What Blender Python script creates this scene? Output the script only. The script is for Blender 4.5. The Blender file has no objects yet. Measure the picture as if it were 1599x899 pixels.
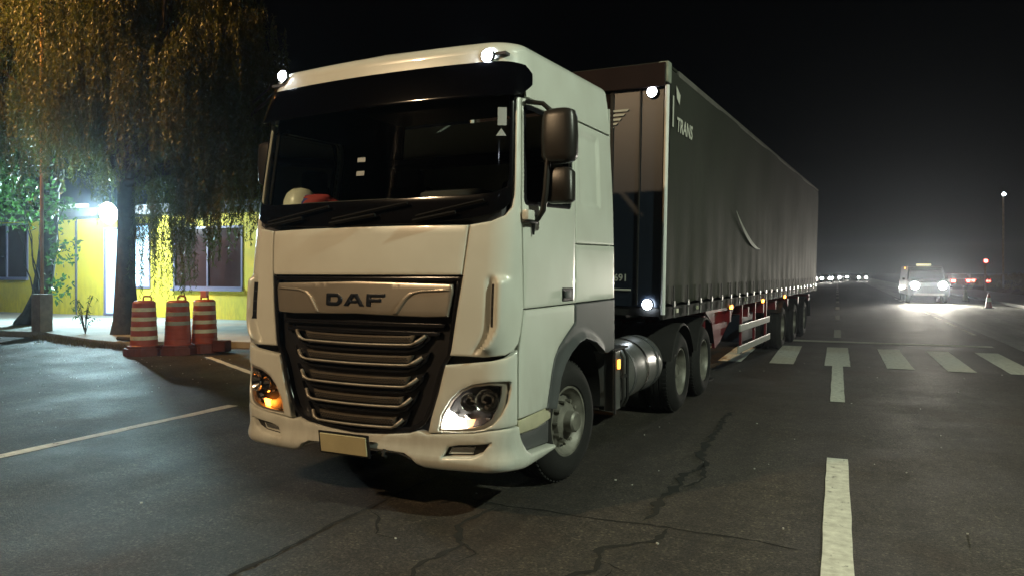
import bpy, bmesh, math, random
import numpy as np
from mathutils import Vector, Matrix
from mathutils.geometry import delaunay_2d_cdt
random.seed(7); rng = np.random.default_rng(7)
R = math.radians; PI = math.pi
scene = bpy.context.scene
COL = scene.collection

# ------------------------------------------------------------------ camera
CAM_H = 1.738
cd = bpy.data.cameras.new('camera'); cam = bpy.data.objects.new('camera', cd); COL.objects.link(cam)
cam.location = (0, 0, CAM_H); cam.rotation_euler = (R(90), 0, R(23.69))
cd.sensor_width = 36; cd.lens = 1158.3/1599*36; cd.shift_y = -25.25/1599
cd.clip_start = .05; cd.clip_end = 2000
scene.camera = cam

# ------------------------------------------------------------------ night sky, moon, exposure
w = bpy.data.worlds.new('World'); scene.world = w; w.use_nodes = True
nt = w.node_tree; bg = nt.nodes['Background']
sky = nt.nodes.new('ShaderNodeTexSky'); sky.sky_type = 'NISHITA'; sky.sun_disc = False
sky.sun_elevation = R(25); sky.sun_rotation = R(160)
nt.links.new(sky.outputs[0], bg.inputs[0]); bg.inputs[1].default_value = .00012
sd = bpy.data.lights.new('moon', 'SUN'); sd.energy = .006; sd.angle = R(.5); sd.color = (.8, .88, 1)
so = bpy.data.objects.new('moon', sd); COL.objects.link(so); so.rotation_euler = (R(65), 0, R(20))
scene.view_settings.view_transform = 'Standard'; scene.view_settings.look = 'None'
scene.view_settings.exposure = .18; scene.view_settings.gamma = 1

# ------------------------------------------------------------------ materials
def nodes_of(m):
    m.use_nodes = True
    return m.node_tree, m.node_tree.nodes['Principled BSDF']
def mat(name, col, rough=.6, metal=0, var=.12, scale=6, bump=.0, bscale=60, coat=0, emit=None, es=0, col2=None, spec=.5, rvar=0):
    m = bpy.data.materials.new(name); t, b = nodes_of(m)
    N = t.nodes.new; L = t.links.new
    b.inputs['Roughness'].default_value = rough; b.inputs['Metallic'].default_value = metal
    b.inputs['Coat Weight'].default_value = coat; b.inputs['Coat Roughness'].default_value = .06
    b.inputs['Specular IOR Level'].default_value = spec
    tc = N('ShaderNodeTexCoord')
    n = N('ShaderNodeTexNoise'); n.inputs['Scale'].default_value = scale; n.inputs['Detail'].default_value = 6
    L(tc.outputs['Object'], n.inputs['Vector'])
    r = N('ShaderNodeValToRGB'); r.color_ramp.elements[0].position = .3; r.color_ramp.elements[1].position = .72
    c2 = col2 or tuple(c*(1-var) for c in col)
    r.color_ramp.elements[0].color = (*c2, 1); r.color_ramp.elements[1].color = (*col, 1)
    L(n.outputs['Fac'], r.inputs['Fac']); L(r.outputs[0], b.inputs['Base Color'])
    if rvar:
        mr = N('ShaderNodeMapRange'); mr.inputs[3].default_value = max(rough-rvar, .03); mr.inputs[4].default_value = rough+rvar
        L(n.outputs['Fac'], mr.inputs[0]); L(mr.outputs[0], b.inputs['Roughness'])
    if bump:
        n2 = N('ShaderNodeTexNoise'); n2.inputs['Scale'].default_value = bscale; n2.inputs['Detail'].default_value = 4
        L(tc.outputs['Object'], n2.inputs['Vector'])
        bp = N('ShaderNodeBump'); bp.inputs['Strength'].default_value = bump; bp.inputs['Distance'].default_value = .02
        L(n2.outputs['Fac'], bp.inputs['Height']); L(bp.outputs[0], b.inputs['Normal'])
    if emit:
        b.inputs['Emission Color'].default_value = (*emit, 1); b.inputs['Emission Strength'].default_value = es
    return m
def glassmat(name, tint, refl=.9, rough=.02):
    m = bpy.data.materials.new(name); m.use_nodes = True; t = m.node_tree; t.nodes.clear(); N = t.nodes.new; L = t.links.new
    o = N('ShaderNodeOutputMaterial'); mx = N('ShaderNodeMixShader'); tr = N('ShaderNodeBsdfTransparent'); gl = N('ShaderNodeBsdfGlossy')
    tr.inputs[0].default_value = (*tint, 1); gl.inputs['Roughness'].default_value = rough; gl.inputs[0].default_value = (refl, refl, refl, 1)
    fr = N('ShaderNodeFresnel'); fr.inputs[0].default_value = 1.5
    tcn = N('ShaderNodeTexCoord'); nz = N('ShaderNodeTexNoise'); nz.inputs['Scale'].default_value = 9
    L(tcn.outputs['Object'], nz.inputs['Vector'])
    mr = N('ShaderNodeMapRange'); mr.inputs[3].default_value = rough; mr.inputs[4].default_value = rough+.05
    L(nz.outputs['Fac'], mr.inputs[0]); L(mr.outputs[0], gl.inputs['Roughness'])
    L(fr.outputs[0], mx.inputs[0]); L(tr.outputs[0], mx.inputs[1]); L(gl.outputs[0], mx.inputs[2]); L(mx.outputs[0], o.inputs[0])
    return m
def emitmat(name, col, s): return mat(name, tuple(min(1, c*.8+.1) for c in col), .4, emit=col, es=s)

M = dict(
 paint=mat('white_paint', (.66, .68, .62), .3, var=.06, scale=3, coat=.6, col2=(.60, .61, .55), rvar=.05),
 shell=mat('dark_shell', (.012, .012, .012), .7),
 grey=mat('grey_plastic', (.075, .08, .083), .5, bump=.08, bscale=200),
 black=mat('black_plastic', (.012, .012, .014), .42, var=.3, bump=.05, bscale=150),
 satin=mat('satin_black', (.01, .01, .012), .22, var=.2),
 interior=mat('cab_interior', (.05, .05, .055), .7),
 fabric=mat('seat_fabric', (.035, .036, .05), .9, bump=.2, bscale=90),
 bronze=mat('satin_metal_plate', (.50, .45, .38), .34, metal=.75, var=.12, scale=5),
 chrome=mat('chrome', (.75, .73, .7), .16, metal=1, var=.06),
 alu=mat('aluminium', (.55, .56, .55), .33, metal=.85, var=.2, scale=8, bump=.03, bscale=30, rvar=.08),
 rim=mat('rim_paint', (.30, .29, .25), .5, metal=.3, var=.6, scale=7, rvar=.1),
 rubber=mat('rubber', (.013, .0125, .012), .85, var=.35, scale=12, bump=.12, bscale=80),
 dirtblack=mat('chassis_black', (.018, .017, .016), .7, var=.4, scale=5, bump=.1, bscale=40),
 maroon=mat('maroon_paint', (.16, .012, .018), .45, var=.3, scale=4, bump=.05, bscale=30),
 curtain=mat('dark_curtain', (.026, .030, .022), .72, spec=.25, var=.25, scale=1.6, bump=.06, bscale=7, rvar=.08),
 frontwall=mat('front_wall_paint', (.024, .014, .013), .75, spec=.12, var=.3, scale=2),
 frontdark=mat('front_wall_dark', (.014, .02, .032), .35, var=.3, scale=2),
 cream=mat('cream_step', (.55, .52, .36), .5, var=.2, scale=8),
 lettering=mat('lettering', (.55, .55, .48), .6),
 darkletter=mat('dark_letter', (.01, .013, .02), .3),
 mesh=mat('grille_mesh', (.13, .11, .085), .42, metal=.4),
 glass=glassmat('cab_glass', (.86, .93, .89)),
 lens=glassmat('lamp_lens', (.95, .95, .95), .95, .01),
 smoke=mat('smoked_visor', (.002, .002, .003), .09, spec=.3),
 wiperm=mat('wiper_rubber', (.008, .008, .008), .75, spec=.15),
 border=mat('glass_border', (.004, .004, .005), .12, spec=.3),
 mirror=mat('mirror_back', (.020, .018, .016), .38, bump=.04, bscale=150),
 lampwhite=emitmat('lamp_white', (.86, .93, 1), 60),
 drl=emitmat('running_light', (1, .96, .88), 40),
 amber=emitmat('amber_lamp', (1, .30, .03), 14),
 amberdim=emitmat('amber_lamp_dim', (1, .36, .05), 3.5),
 red=emitmat('red_lamp', (1, .04, .03), 60),
 orange=mat('drum_orange', (.36, .065, .032), .45, var=.3, scale=5, bump=.05, bscale=20),
 dirtyorange=mat('drum_base_rubber', (.14, .032, .02), .7, var=.5, scale=5, bump=.1, bscale=20),
 reflective=mat('reflective_band', (.62, .62, .45), .4, var=.35, scale=9),
 reflgrey=mat('worn_reflective_band', (.30, .33, .27), .5, var=.4, scale=9),
 yellow=mat('yellow_wall_paint', (.78, .66, .05), .7, var=.3, scale=.8, bump=.12, bscale=14, col2=(.62, .52, .06)),
 eave=mat('eave_concrete', (.10, .11, .12), .8, var=.3, bump=.1, bscale=20),
 winframe=mat('window_frame', (.20, .20, .30), .4),
 winglass=mat('dark_window_pane', (.06, .035, .035), .12, var=.4, scale=1.2),
 litpane=mat('lit_pane', (.6, .75, .85), .3, emit=(.45, .75, 1), es=1.2),
 concrete=mat('concrete', (.30, .30, .28), .85, var=.3, scale=1.3, bump=.25, bscale=30),
 footing=mat('footing_concrete', (.26, .22, .17), .85, var=.4, scale=5, bump=.3, bscale=30),
 bark=mat('bark', (.05, .04, .028), .9, var=.6, scale=6, bump=.8, bscale=14),
 leaf=mat('leaf', (.055, .085, .022), .5, var=.5, scale=2.2, col2=(.07, .065, .012)),
 leafgreen=mat('broad_leaf', (.05, .13, .03), .38, var=.5, scale=3),
 dry=mat('dry_grass', (.20, .16, .07), .9, var=.4, scale=3),
 line=mat('road_paint', (.76, .76, .66), .7, var=.3, scale=14, col2=(.50,.49,.42), bump=.2, bscale=50),
 crackm=mat('crack_dark', (.011, .011, .009), .95),
 steel=mat('galvanised_pole', (.30, .29, .26), .5, metal=.6, var=.3),
 carpaint=mat('dark_car_paint', (.05, .055, .06), .3, coat=.5),
 carwhite=mat('pale_car_paint', (.45, .46, .42), .35, coat=.5),
 bank=mat('bank_soil', (.13, .105, .06), .95, var=.5, scale=.7, bump=.5, bscale=3),
 dirt=mat('bare_ground', (.05, .045, .035), .95, var=.4, scale=.2, bump=.3, bscale=2),
 litter=mat('pale_litter', (.6, .6, .55), .8),
 red_cloth=mat('red_cloth', (.35, .04, .04), .8), blue_cloth=mat('blue_cloth', (.03, .05, .25), .8),
 postwhite=mat('post_white', (.8, .82, .8), .35),
 barmetal=mat('bar_metal', (.34, .31, .26), .46, metal=.5, var=.3, scale=9),
 paleamber=emitmat('pale_amber_lamp', (1, .55, .25), 1.6),
 cornerwhite=emitmat('corner_lamp_white', (.84, .92, 1), 22),
 hat=mat('hard_hat_shell', (.75, .76, .66), .3),
 sticker=mat('sticker', (.33, .37, .38), .5),
)
for k_ in ('leaf', 'leafgreen'):
    t_ = M[k_].node_tree; b_ = t_.nodes['Principled BSDF']; o_ = t_.nodes['Material Output']
    tl = t_.nodes.new('ShaderNodeBsdfTranslucent'); mx = t_.nodes.new('ShaderNodeMixShader'); mx.inputs[0].default_value = .45
    t_.links.new(b_.inputs['Base Color'].links[0].from_socket, tl.inputs[0])
    t_.links.new(b_.outputs[0], mx.inputs[1]); t_.links.new(tl.outputs[0], mx.inputs[2]); t_.links.new(mx.outputs[0], o_.inputs[0])
def asphalt(name, base, tint):
    m = bpy.data.materials.new(name); t, b = nodes_of(m); N = t.nodes.new; L = t.links.new
    tc = N('ShaderNodeTexCoord')
    def noise(s, d=6, r=.55):
        n = N('ShaderNodeTexNoise'); n.inputs['Scale'].default_value = s; n.inputs['Detail'].default_value = d; n.inputs['Roughness'].default_value = r
        L(tc.outputs['Object'], n.inputs['Vector']); return n
    def ramp(src, p0, c0, p1, c1):
        r = N('ShaderNodeValToRGB'); r.color_ramp.elements[0].position = p0; r.color_ramp.elements[1].position = p1
        r.color_ramp.elements[0].color = (*c0, 1); r.color_ramp.elements[1].color = (*c1, 1); L(src.outputs['Fac'], r.inputs[0]); return r
    def mix(a, b_, fac, mode='MIX'):
        x = N('ShaderNodeMix'); x.data_type = 'RGBA'; x.blend_type = mode
        if isinstance(fac, float): x.inputs[0].default_value = fac
        else: L(fac, x.inputs[0])
        L(a, x.inputs[6]); L(b_, x.inputs[7]); return x
    big = ramp(noise(.28, 5), .35, tuple(c*.75 for c in base), .7, tuple(c*1.2 for c in base))
    fine = ramp(noise(48, 4, .8), .38, (.0, .0, .0), .66, (2.6, 2.6, 2.5))
    a = mix(big.outputs[0], fine.outputs[0], .85, 'MULTIPLY')
    mid = ramp(noise(9, 5, .7), .36, (.55, .55, .55), .66, (1.45, 1.45, 1.4))
    a = mix(a.outputs[2], mid.outputs[0], .8, 'MULTIPLY')
    mp = N('ShaderNodeMapping'); mp.inputs['Scale'].default_value = (1.6, .07, 1); L(tc.outputs['Object'], mp.inputs[0])
    ns = noise(1.0, 5); L(mp.outputs[0], ns.inputs['Vector'])
    trk = ramp(ns, .38, (.62, .62, .62), .62, (1.2, 1.2, 1.18)); a = mix(a.outputs[2], trk.outputs[0], .9, 'MULTIPLY')
    vo = N('ShaderNodeTexVoronoi'); vo.inputs['Scale'].default_value = 65; L(tc.outputs['Object'], vo.inputs['Vector'])
    sv = N('ShaderNodeSeparateColor'); L(vo.outputs['Color'], sv.inputs[0])
    vr = N('ShaderNodeValToRGB'); vr.color_ramp.elements[0].position = .0; vr.color_ramp.elements[0].color = (.35, .35, .35, 1); vr.color_ramp.elements[1].position = 1; vr.color_ramp.elements[1].color = (2.6, 2.55, 2.4, 1)
    e3 = vr.color_ramp.elements.new(.8); e3.color = (1, 1, 1, 1); L(sv.outputs[0], vr.inputs[0]); a = mix(a.outputs[2], vr.outputs[0], .6, 'MULTIPLY')
    st = ramp(noise(.55, 4), .56, (0, 0, 0), .72, (1, 1, 1))
    rgb = N('ShaderNodeRGB'); rgb.outputs[0].default_value = (*tint, 1)
    mu = N('ShaderNodeMath'); mu.operation = 'MULTIPLY'; mu.inputs[1].default_value = .4; L(st.outputs[0], mu.inputs[0])
    b2 = mix(a.outputs[2], rgb.outputs[0], mu.outputs[0])
    L(b2.outputs[2], b.inputs['Base Color'])
    rr = N('ShaderNodeMapRange'); rr.inputs[3].default_value = .48; rr.inputs[4].default_value = .85; L(noise(1.1, 5).outputs['Fac'], rr.inputs[0]); L(rr.outputs[0], b.inputs['Roughness'])
    bp = N('ShaderNodeBump'); bp.inputs['Strength'].default_value = .9; bp.inputs['Distance'].default_value = .02
    L(noise(90, 3, .7).outputs['Fac'], bp.inputs['Height'])
    bp2 = N('ShaderNodeBump'); bp2.inputs['Strength'].default_value = .25; bp2.inputs['Distance'].default_value = .05
    L(noise(2.5, 4).outputs['Fac'], bp2.inputs['Height']); L(bp.outputs[0], bp2.inputs['Normal']); L(bp2.outputs[0], b.inputs['Normal'])
    return m
def grime(m, col, z0, z1, amt):
    t, b = m.node_tree, m.node_tree.nodes['Principled BSDF']; N = t.nodes.new; L = t.links.new
    src = b.inputs['Base Color'].links[0].from_socket
    tc = N('ShaderNodeTexCoord'); sp = N('ShaderNodeSeparateXYZ'); L(tc.outputs['Object'], sp.inputs[0])
    mr = N('ShaderNodeMapRange'); mr.interpolation_type = 'SMOOTHSTEP'; mr.inputs[1].default_value = z0; mr.inputs[2].default_value = z1; mr.inputs[3].default_value = 1; mr.inputs[4].default_value = .12
    L(sp.outputs[2], mr.inputs[0])
    mp = N('ShaderNodeMapping'); mp.inputs['Scale'].default_value = (1, 1, .28); L(tc.outputs['Object'], mp.inputs[0])
    n = N('ShaderNodeTexNoise'); n.inputs['Scale'].default_value = 7 if m.name != 'road_paint' else 11; n.inputs['Detail'].default_value = 8; n.inputs['Roughness'].default_value = .7; L(mp.outputs[0], n.inputs['Vector'])
    r2 = N('ShaderNodeMapRange'); r2.inputs[1].default_value = .42 if m.name != 'road_paint' else .60; r2.inputs[2].default_value = .75 if m.name != 'road_paint' else .66; r2.inputs[4].default_value = amt; L(n.outputs['Fac'], r2.inputs[0])
    mu = N('ShaderNodeMath'); mu.operation = 'MULTIPLY'; L(mr.outputs[0], mu.inputs[0]); L(r2.outputs[0], mu.inputs[1])
    x = N('ShaderNodeMix'); x.data_type = 'RGBA'; L(mu.outputs[0], x.inputs[0]); L(src, x.inputs[6]); x.inputs[7].default_value = (*col, 1); L(x.outputs[2], b.inputs['Base Color'])
grime(M['line'], (.06, .058, .05), 5, 6, .9)
grime(M['paint'], (.26, .23, .18), .3, 1.3, .42)
grime(M['yellow'], (.16, .13, .05), -.2, 1.6, .6)
grime(M['curtain'], (.085, .078, .055), 1.2, 2.6, .7)
M['asphalt'] = asphalt('asphalt', (.042, .036, .029), (.064, .034, .024))
M['asphalt2'] = asphalt('pale_asphalt', (.24, .25, .235), (.18, .18, .17))

# ------------------------------------------------------------------ object helpers
def tag(o, label=None, cat=None, group=None, kind=None):
    if label: o['label'] = label
    if cat: o['category'] = cat
    if group: o['group'] = group
    if kind: o['kind'] = kind
    return o
def thing(name, label, cat, loc=(0, 0, 0), rotz=0, group=None):
    o = bpy.data.objects.new(name, None); COL.objects.link(o); o.location = loc; o.rotation_euler = (0, 0, rotz)
    return tag(o, label, cat, group)
def mesh_obj(name, verts, faces, material, parent=None, smooth=False, sharp=35):
    me = bpy.data.meshes.new(name); me.from_pydata([tuple(v) for v in verts], [], faces)
    me.materials.append(material)
    o = bpy.data.objects.new(name, me); COL.objects.link(o)
    if parent: o.parent = parent
    if smooth:
        me.polygons.foreach_set('use_smooth', [True]*len(me.polygons))
        try: me.set_sharp_from_angle(angle=R(sharp))
        except Exception: pass
    return o
def copy_tree(o, parent=None):
    c = o.copy(); COL.objects.link(c); c.parent = parent
    if parent is not None: c.matrix_parent_inverse = o.matrix_parent_inverse.copy()
    for ch in list(o.children): copy_tree(ch, c)
    return c
class MB:
    def __init__(s): s.v = []; s.f = []
    def add(s, vs, fs):
        k = len(s.v); s.v += [tuple(v) for v in vs]; s.f += [tuple(i+k for i in f) for f in fs]; return s
    def box(s, c, d, rot=None, bev=0.0):
        hx, hy, hz = d[0]/2, d[1]/2, d[2]/2
        b = min(bev, .45*min(d))
        if b <= 0:
            vs = [(x*hx, y*hy, z*hz) for z in (-1, 1) for y in (-1, 1) for x in (-1, 1)]
            fs = [(0, 2, 3, 1), (4, 5, 7, 6), (0, 1, 5, 4), (2, 6, 7, 3), (0, 4, 6, 2), (1, 3, 7, 5)]
        else:
            bm = bmesh.new(); bmesh.ops.create_cube(bm, size=1)
            for v in bm.verts: v.co = Vector((v.co.x*d[0], v.co.y*d[1], v.co.z*d[2]))
            bmesh.ops.bevel(bm, geom=bm.edges[:], offset=b, segments=2, affect='EDGES', profile=.6)
            bm.verts.ensure_lookup_table(); vs = [v.co.copy() for v in bm.verts]; fs = [tuple(v.index for v in f.verts) for f in bm.faces]; bm.free()
        m = rot if rot is not None else Matrix.Identity(3)
        return s.add([m @ Vector(v)+Vector(c) for v in vs], fs)
    def tube(s, pts, r, n=10, cap=True):
        pts = [Vector(p) for p in pts]; rs = r if isinstance(r, (list, tuple)) else [r]*len(pts)
        vs = []; up = None
        for i, p in enumerate(pts):
            t = (pts[min(i+1, len(pts)-1)]-pts[max(i-1, 0)]).normalized()
            if up is None:
                up = Vector((0, 0, 1)) if abs(t.z) < .9 else Vector((1, 0, 0))
            a = t.cross(up).normalized(); b_ = a.cross(t).normalized(); up = b_
            for k in range(n):
                th = 2*PI*k/n; vs.append(p+(a*math.cos(th)+b_*math.sin(th))*rs[i])
        fs = [(i*n+k, i*n+(k+1) % n, (i+1)*n+(k+1) % n, (i+1)*n+k) for i in range(len(pts)-1) for k in range(n)]
        if cap: fs += [tuple(range(n))[::-1], tuple((len(pts)-1)*n+k for k in range(n))]
        return s.add(vs, fs)
    def lathe(s, prof, n=40, c=(0, 0, 0), axis='z', a0=0, a1=2*PI):
        """prof: list of (radius, height)"""
        full = abs(a1-a0-2*PI) < 1e-6; m = n if full else n+1
        vs = []
        for r, h in prof:
            for k in range(m):
                th = a0+(a1-a0)*k/n
                x, y = r*math.cos(th), r*math.sin(th)
                v = {'z': (x, y, h), 'x': (h, x, y), 'y': (x, h, y)}[axis]
                vs.append(Vector(v)+Vector(c))
        fs = []
        for i in range(len(prof)-1):
            for k in range(n):
                k2 = (k+1) % m
                fs.append((i*m+k, i*m+k2, (i+1)*m+k2, (i+1)*m+k))
        return s.add(vs, fs)
    def prism(s, poly, z0, z1, tr=None):
        n = len(poly); vs = [(x, y, z0) for x, y in poly]+[(x, y, z1) for x, y in poly]
        if tr: vs = [tr(*v) for v in vs]
        fs = [tuple(range(n))[::-1], tuple(range(n, 2*n))]+[(i, (i+1) % n, n+(i+1) % n, n+i) for i in range(n)]
        return s.add(vs, fs)
    def build(s, name, m, parent=None, smooth=False, sharp=35): return mesh_obj(name, s.v, s.f, m, parent, smooth, sharp)
def struct(name, mb, m, smooth=False): return tag(mb.build(name, m, None, smooth), kind='structure')
def fix_normals(o):
    bm = bmesh.new(); bm.from_mesh(o.data); bmesh.ops.recalc_face_normals(bm, faces=bm.faces[:]); bm.to_mesh(o.data); bm.free(); return o
def text_mesh(txt, size, off=0.0, shear=0.0, sx=1.0):
    """returns verts (x,y), faces of filled lettering"""
    c = bpy.data.curves.new('lettering', 'FONT'); c.body = txt; c.size = size; c.offset = off; c.shear = shear; c.resolution_u = 3
    o = bpy.data.objects.new('lettering', c); COL.objects.link(o)
    dg = bpy.context.evaluated_depsgraph_get(); dg.update()
    me = bpy.data.meshes.new_from_object(o.evaluated_get(dg))
    vs = [(v.co.x*sx, v.co.y) for v in me.vertices]; fs = [tuple(p.vertices) for p in me.polygons]
    bpy.data.objects.remove(o); bpy.data.curves.remove(c); bpy.data.meshes.remove(me)
    return vs, fs

# ================================================================== SETTING
s_ = MB(); s_.add([(-600, -200, -.03), (600, -200, -.03), (600, 900, -.03), (-600, 900, -.03)], [(0, 1, 2, 3)]); struct('ground', s_, M['dirt'])
s_ = MB(); s_.add([(-45, -60, 0), (3.72, -60, 0), (3.72, 420, 0), (-8.4, 420, 0), (-8.4, 40, 0), (-45, 40, 0)], [(0, 1, 2, 3, 4, 5)]); struct('road', s_, M['asphalt'])
s_ = MB(); s_.add([(3.72, -60, .002), (8.1, -60, .002), (8.1, 420, .002), (3.72, 420, .002)], [(0, 1, 2, 3)]); struct('side_road', s_, M['asphalt2'])
def quad(mb, x0, x1, y0, y1, z=.0028, jit=.004):
    # a painted bar with slightly worn, uneven edges
    n = max(4, int(abs(y1-y0)/.25)); L_ = []; R_ = []
    for i in range(n+1):
        y = y0+(y1-y0)*i/n
        L_.append((x0+random.uniform(-jit, jit), y, z)); R_.append((x1+random.uniform(-jit, jit), y, z))
    vs = L_+R_; mb.add(vs, [(i, n+1+i, n+2+i, i+1) for i in range(n)])
for a, b_ in [(2.4, 7.55), (10.85, 14.95)]:
    m_ = MB(); quad(m_, -.09, .09, a, b_); struct('lane_line', m_, M['line'])
y = 21.4
while y < 130:
    m_ = MB(); quad(m_, -.09, .09, y, y+3.0); struct('lane_line', m_, M['line']); y += 8.0
for x in (-4.05, -3.1, -2.15, -1.2, -.22, .82, 1.77, 2.7):
    m_ = MB(); quad(m_, x, x+.44, 14.95, 18.65); struct('crosswalk_bar', m_, M['line'])
m_ = MB()
vs = []; 
for i in range(30):
    x = -7.0+10.3*i/29; vs += [(x, 19.98+random.uniform(-.02, .02)+.02*math.sin(x), .0028), (x, 20.40+random.uniform(-.02, .02), .0028)]
m_.add(vs, [(2*i, 2*i+2, 2*i+3, 2*i+1) for i in range(29)]); struct('stop_line', m_, M['line'])
y = 23.8
for k in range(9):
    m_ = MB(); quad(m_, 3.40, 3.52, y, y+2.2); struct('side_line', m_, M['line']); y += 3.6
m_ = MB(); quad(m_, -7.30, -7.15, -6, 7.4, .0028, .02); e_ = m_.build('edge_line', M['line']); tag(e_, kind='structure')
def strip_line(name, p, q, wd, m, z=.0028):
    p = Vector(p); q = Vector(q); d = (q-p).normalized(); n = Vector((-d.y, d.x))*wd/2; k = 24; vs = []
    for i in range(k+1):
        c = p+(q-p)*i/k; a = c+n*(1+random.uniform(-.15, .15)); b_ = c-n*(1+random.uniform(-.15, .15)); vs += [(a.x, a.y, z), (b_.x, b_.y, z)]
    mb = MB(); mb.add(vs, [(2*i, 2*i+1, 2*i+3, 2*i+2) for i in range(k)]); return struct(name, mb, m)
strip_line('parking_line', (-11.8, 11.4), (-8.4, 9.4), .12, M['line'])
# open cracks in the asphalt
def crack(pts, w0, amp, seg=.05):
    pts = [Vector(p) for p in pts]; out = []; 
    for a, b_ in zip(pts, pts[1:]):
        n = max(2, int((b_-a).length/seg))
        for i in range(n): out.append(a+(b_-a)*i/n)
    out.append(pts[-1]); vs = []; ph = random.random()*9
    off = 0
    for i, p in enumerate(out):
        d = (out[min(i+1, len(out)-1)]-out[max(i-1, 0)]).normalized(); n = Vector((-d.y, d.x))
        off += random.uniform(-1, 1)*amp; off *= .86
        env = min(1, min(i, len(out)-1-i)/4)
        wd = w0*env*(.35+1.3*abs(math.sin(i*.37+ph))*random.random())+.001
        a = p+n*(off+wd/2); b_ = p+n*(off-wd/2); vs += [(a.x, a.y, .0035), (b_.x, b_.y, .0035)]
    mb = MB(); mb.add(vs, [(2*i, 2*i+1, 2*i+3, 2*i+2) for i in range(len(out)-1)]); return struct('road_crack', mb, M['crackm'])
crack([(-1.2, 9.6), (-1.22, 7.7), (-1.14, 6.9), (-1.24, 6.2), (-1.2, 5.1)], .075, .03)
crack([(-1.1, 6.9), (-1.0, 6.4), (-1.16, 6.0)], .04, .02)
crack([(-1.05, 5.05), (-1.1, 4.75), (-1.34, 4.5), (-1.3, 4.15), (-1.6, 3.7), (-1.5, 3.0)], .05, .022)
crack([(-1.3, 4.3), (-1.1, 4.2)], .03, .02)
crack([(-2.9, 5.12), (-2.25, 5.02), (-1.03, 5.04), (-.18, 4.97)], .026, .012)
crack([(-3.12, 5.6), (-3.17, 4.79), (-3.19, 3.9), (-3.18, 3.0)], .035, .012)
crack([(-3.17, 4.6), (-2.95, 4.4), (-2.8, 4.15), (-2.62, 4.1)], .02, .015)
crack([(-2.3, 5.0), (-2.36, 4.5), (-2.2, 4.2), (-2.28, 3.8), (-2.1, 3.3)], .04, .025)
crack([(-2.28, 4.3), (-2.05, 4.1), (-2.1, 3.9)], .02, .015)
crack([(-1.2, 4.2), (-1.28, 3.2), (-1.2, 1.5)], .02, .012)
for k, (x, y, dx) in enumerate([(-5.2, 6.4, 1.7)]):
    crack([(x, y), (x+dx*.5, y+.12), (x+dx, y+.05)], .022, .015)
# small stones and scraps lying on the road
g_ = MB()
for i in range(260):
    x = random.uniform(-13, 3); y = random.uniform(2.5, 16)
    if i > 130: x = random.uniform(-19, -9); y = random.uniform(6, 12)
    r_ = random.uniform(.003, .009); a = random.random()*6
    g_.box((x, y, .002+r_*.3), (r_*2, r_*random.uniform(1, 2.2), r_), Matrix.Rotation(a, 3, 'Z'))
tag(g_.build('gravel', M['litter']), 'small pale stones and scraps scattered on the asphalt', 'gravel', kind='stuff')
# left pavement with its kerb, right verge
pav = [(-45, 12.3), (-30, 12.6), (-20.87, 12.88), (-19.3, 13.05), (-16.2, 12.1), (-14.6, 11.85), (-13.9, 12.9), (-12.2, 13.1), (-5.5, 13.3), (-5.5, 30), (-45, 30)]
m_ = MB(); m_.prism(pav, -.02, .14); struct('sidewalk', m_, M['concrete'])
m_ = MB(); 
vs = []
for i in range(60):
    yy = 20+i
    for x, z in ((8.1, .0), (8.1, .14), (8.35, .15), (11.5, .17), (12.0, .35), (13.2, .95), (16, 1.25), (24, 1.5), (60, 2.0)):
        vs.append((x, yy, z+(random.uniform(-.1, .1) if x > 11.6 else 0)))
m_.add(vs, [(i*9+k, i*9+k+1, (i+1)*9+k+1, (i+1)*9+k) for i in range(59) for k in range(3)]); struct('verge', m_, M['concrete'])
m2 = MB(); m2.add(vs, [(i*9+k, i*9+k+1, (i+1)*9+k+1, (i+1)*9+k) for i in range(59) for k in range(3, 8)]); struct('bank', m2, M['bank'])

# ================================================================== CAB SURFACE
ZT = [.18, .33, .58, 1.08, 1.48, 1.88, 2.38, 2.98, 3.23, 3.38]
FT = [.07, .03, 0, 0, .015, .05, .11, .19, .22, .26]
WT = [1.2, 1.235, 1.245, 1.245, 1.245, 1.245, 1.235, 1.205, 1.18, 1.15]
def smooth_tab(zs, vs):
    zz = np.linspace(.1, 3.5, 400); v = np.interp(zz, zs, vs); k = np.hanning(31); k /= k.sum()
    return zz, np.convolve(np.pad(v, 15, mode='edge'), k, 'valid')
ZZ, FF = smooth_tab(ZT, FT); _, WW_ = smooth_tab(ZT, WT)
def surf(w_, z):
    w_ = np.asarray(w_, float); z = np.asarray(z, float)
    f0 = np.interp(z, ZZ, FF); W = np.interp(z, ZZ, WW_); r = .2; b = .07; m = .134
    a = np.abs(w_); sF = W-r
    s = a/1.045*sF; t = f0+b*(a/1.045)**2
    th = (a-1.045)/.314*np.pi/2; k = (a >= 1.045) & (a < 1.359)
    s = np.where(k, sF+r*np.sin(th), s); t = np.where(k, f0+b+m*r*np.sin(th)+r*(1-np.cos(th)), t)
    te = f0+b+m*r+r; k = a >= 1.359
    s = np.where(k, W, s); t = np.where(k, te+(a-1.359)/1.94*(2.25-te), t)
    q = np.clip((z-2.78)/.55, 0, 1); q = q*q*(3-2*q)
    return np.stack([s*np.sign(w_), t, z+.08*t/2.25*q], -1)
def surfn(w_, z):
    e = .012
    a = surf(w_+e, z)-surf(w_-e, z); b = surf(w_, z+e)-surf(w_, z-e)
    n = np.cross(a, b); return n/np.maximum(np.linalg.norm(n, axis=-1, keepdims=True), 1e-9)
def SP(w_, z, off=0.0):
    return Vector(surf(w_, z)+surfn(w_, z)*off)
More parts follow.
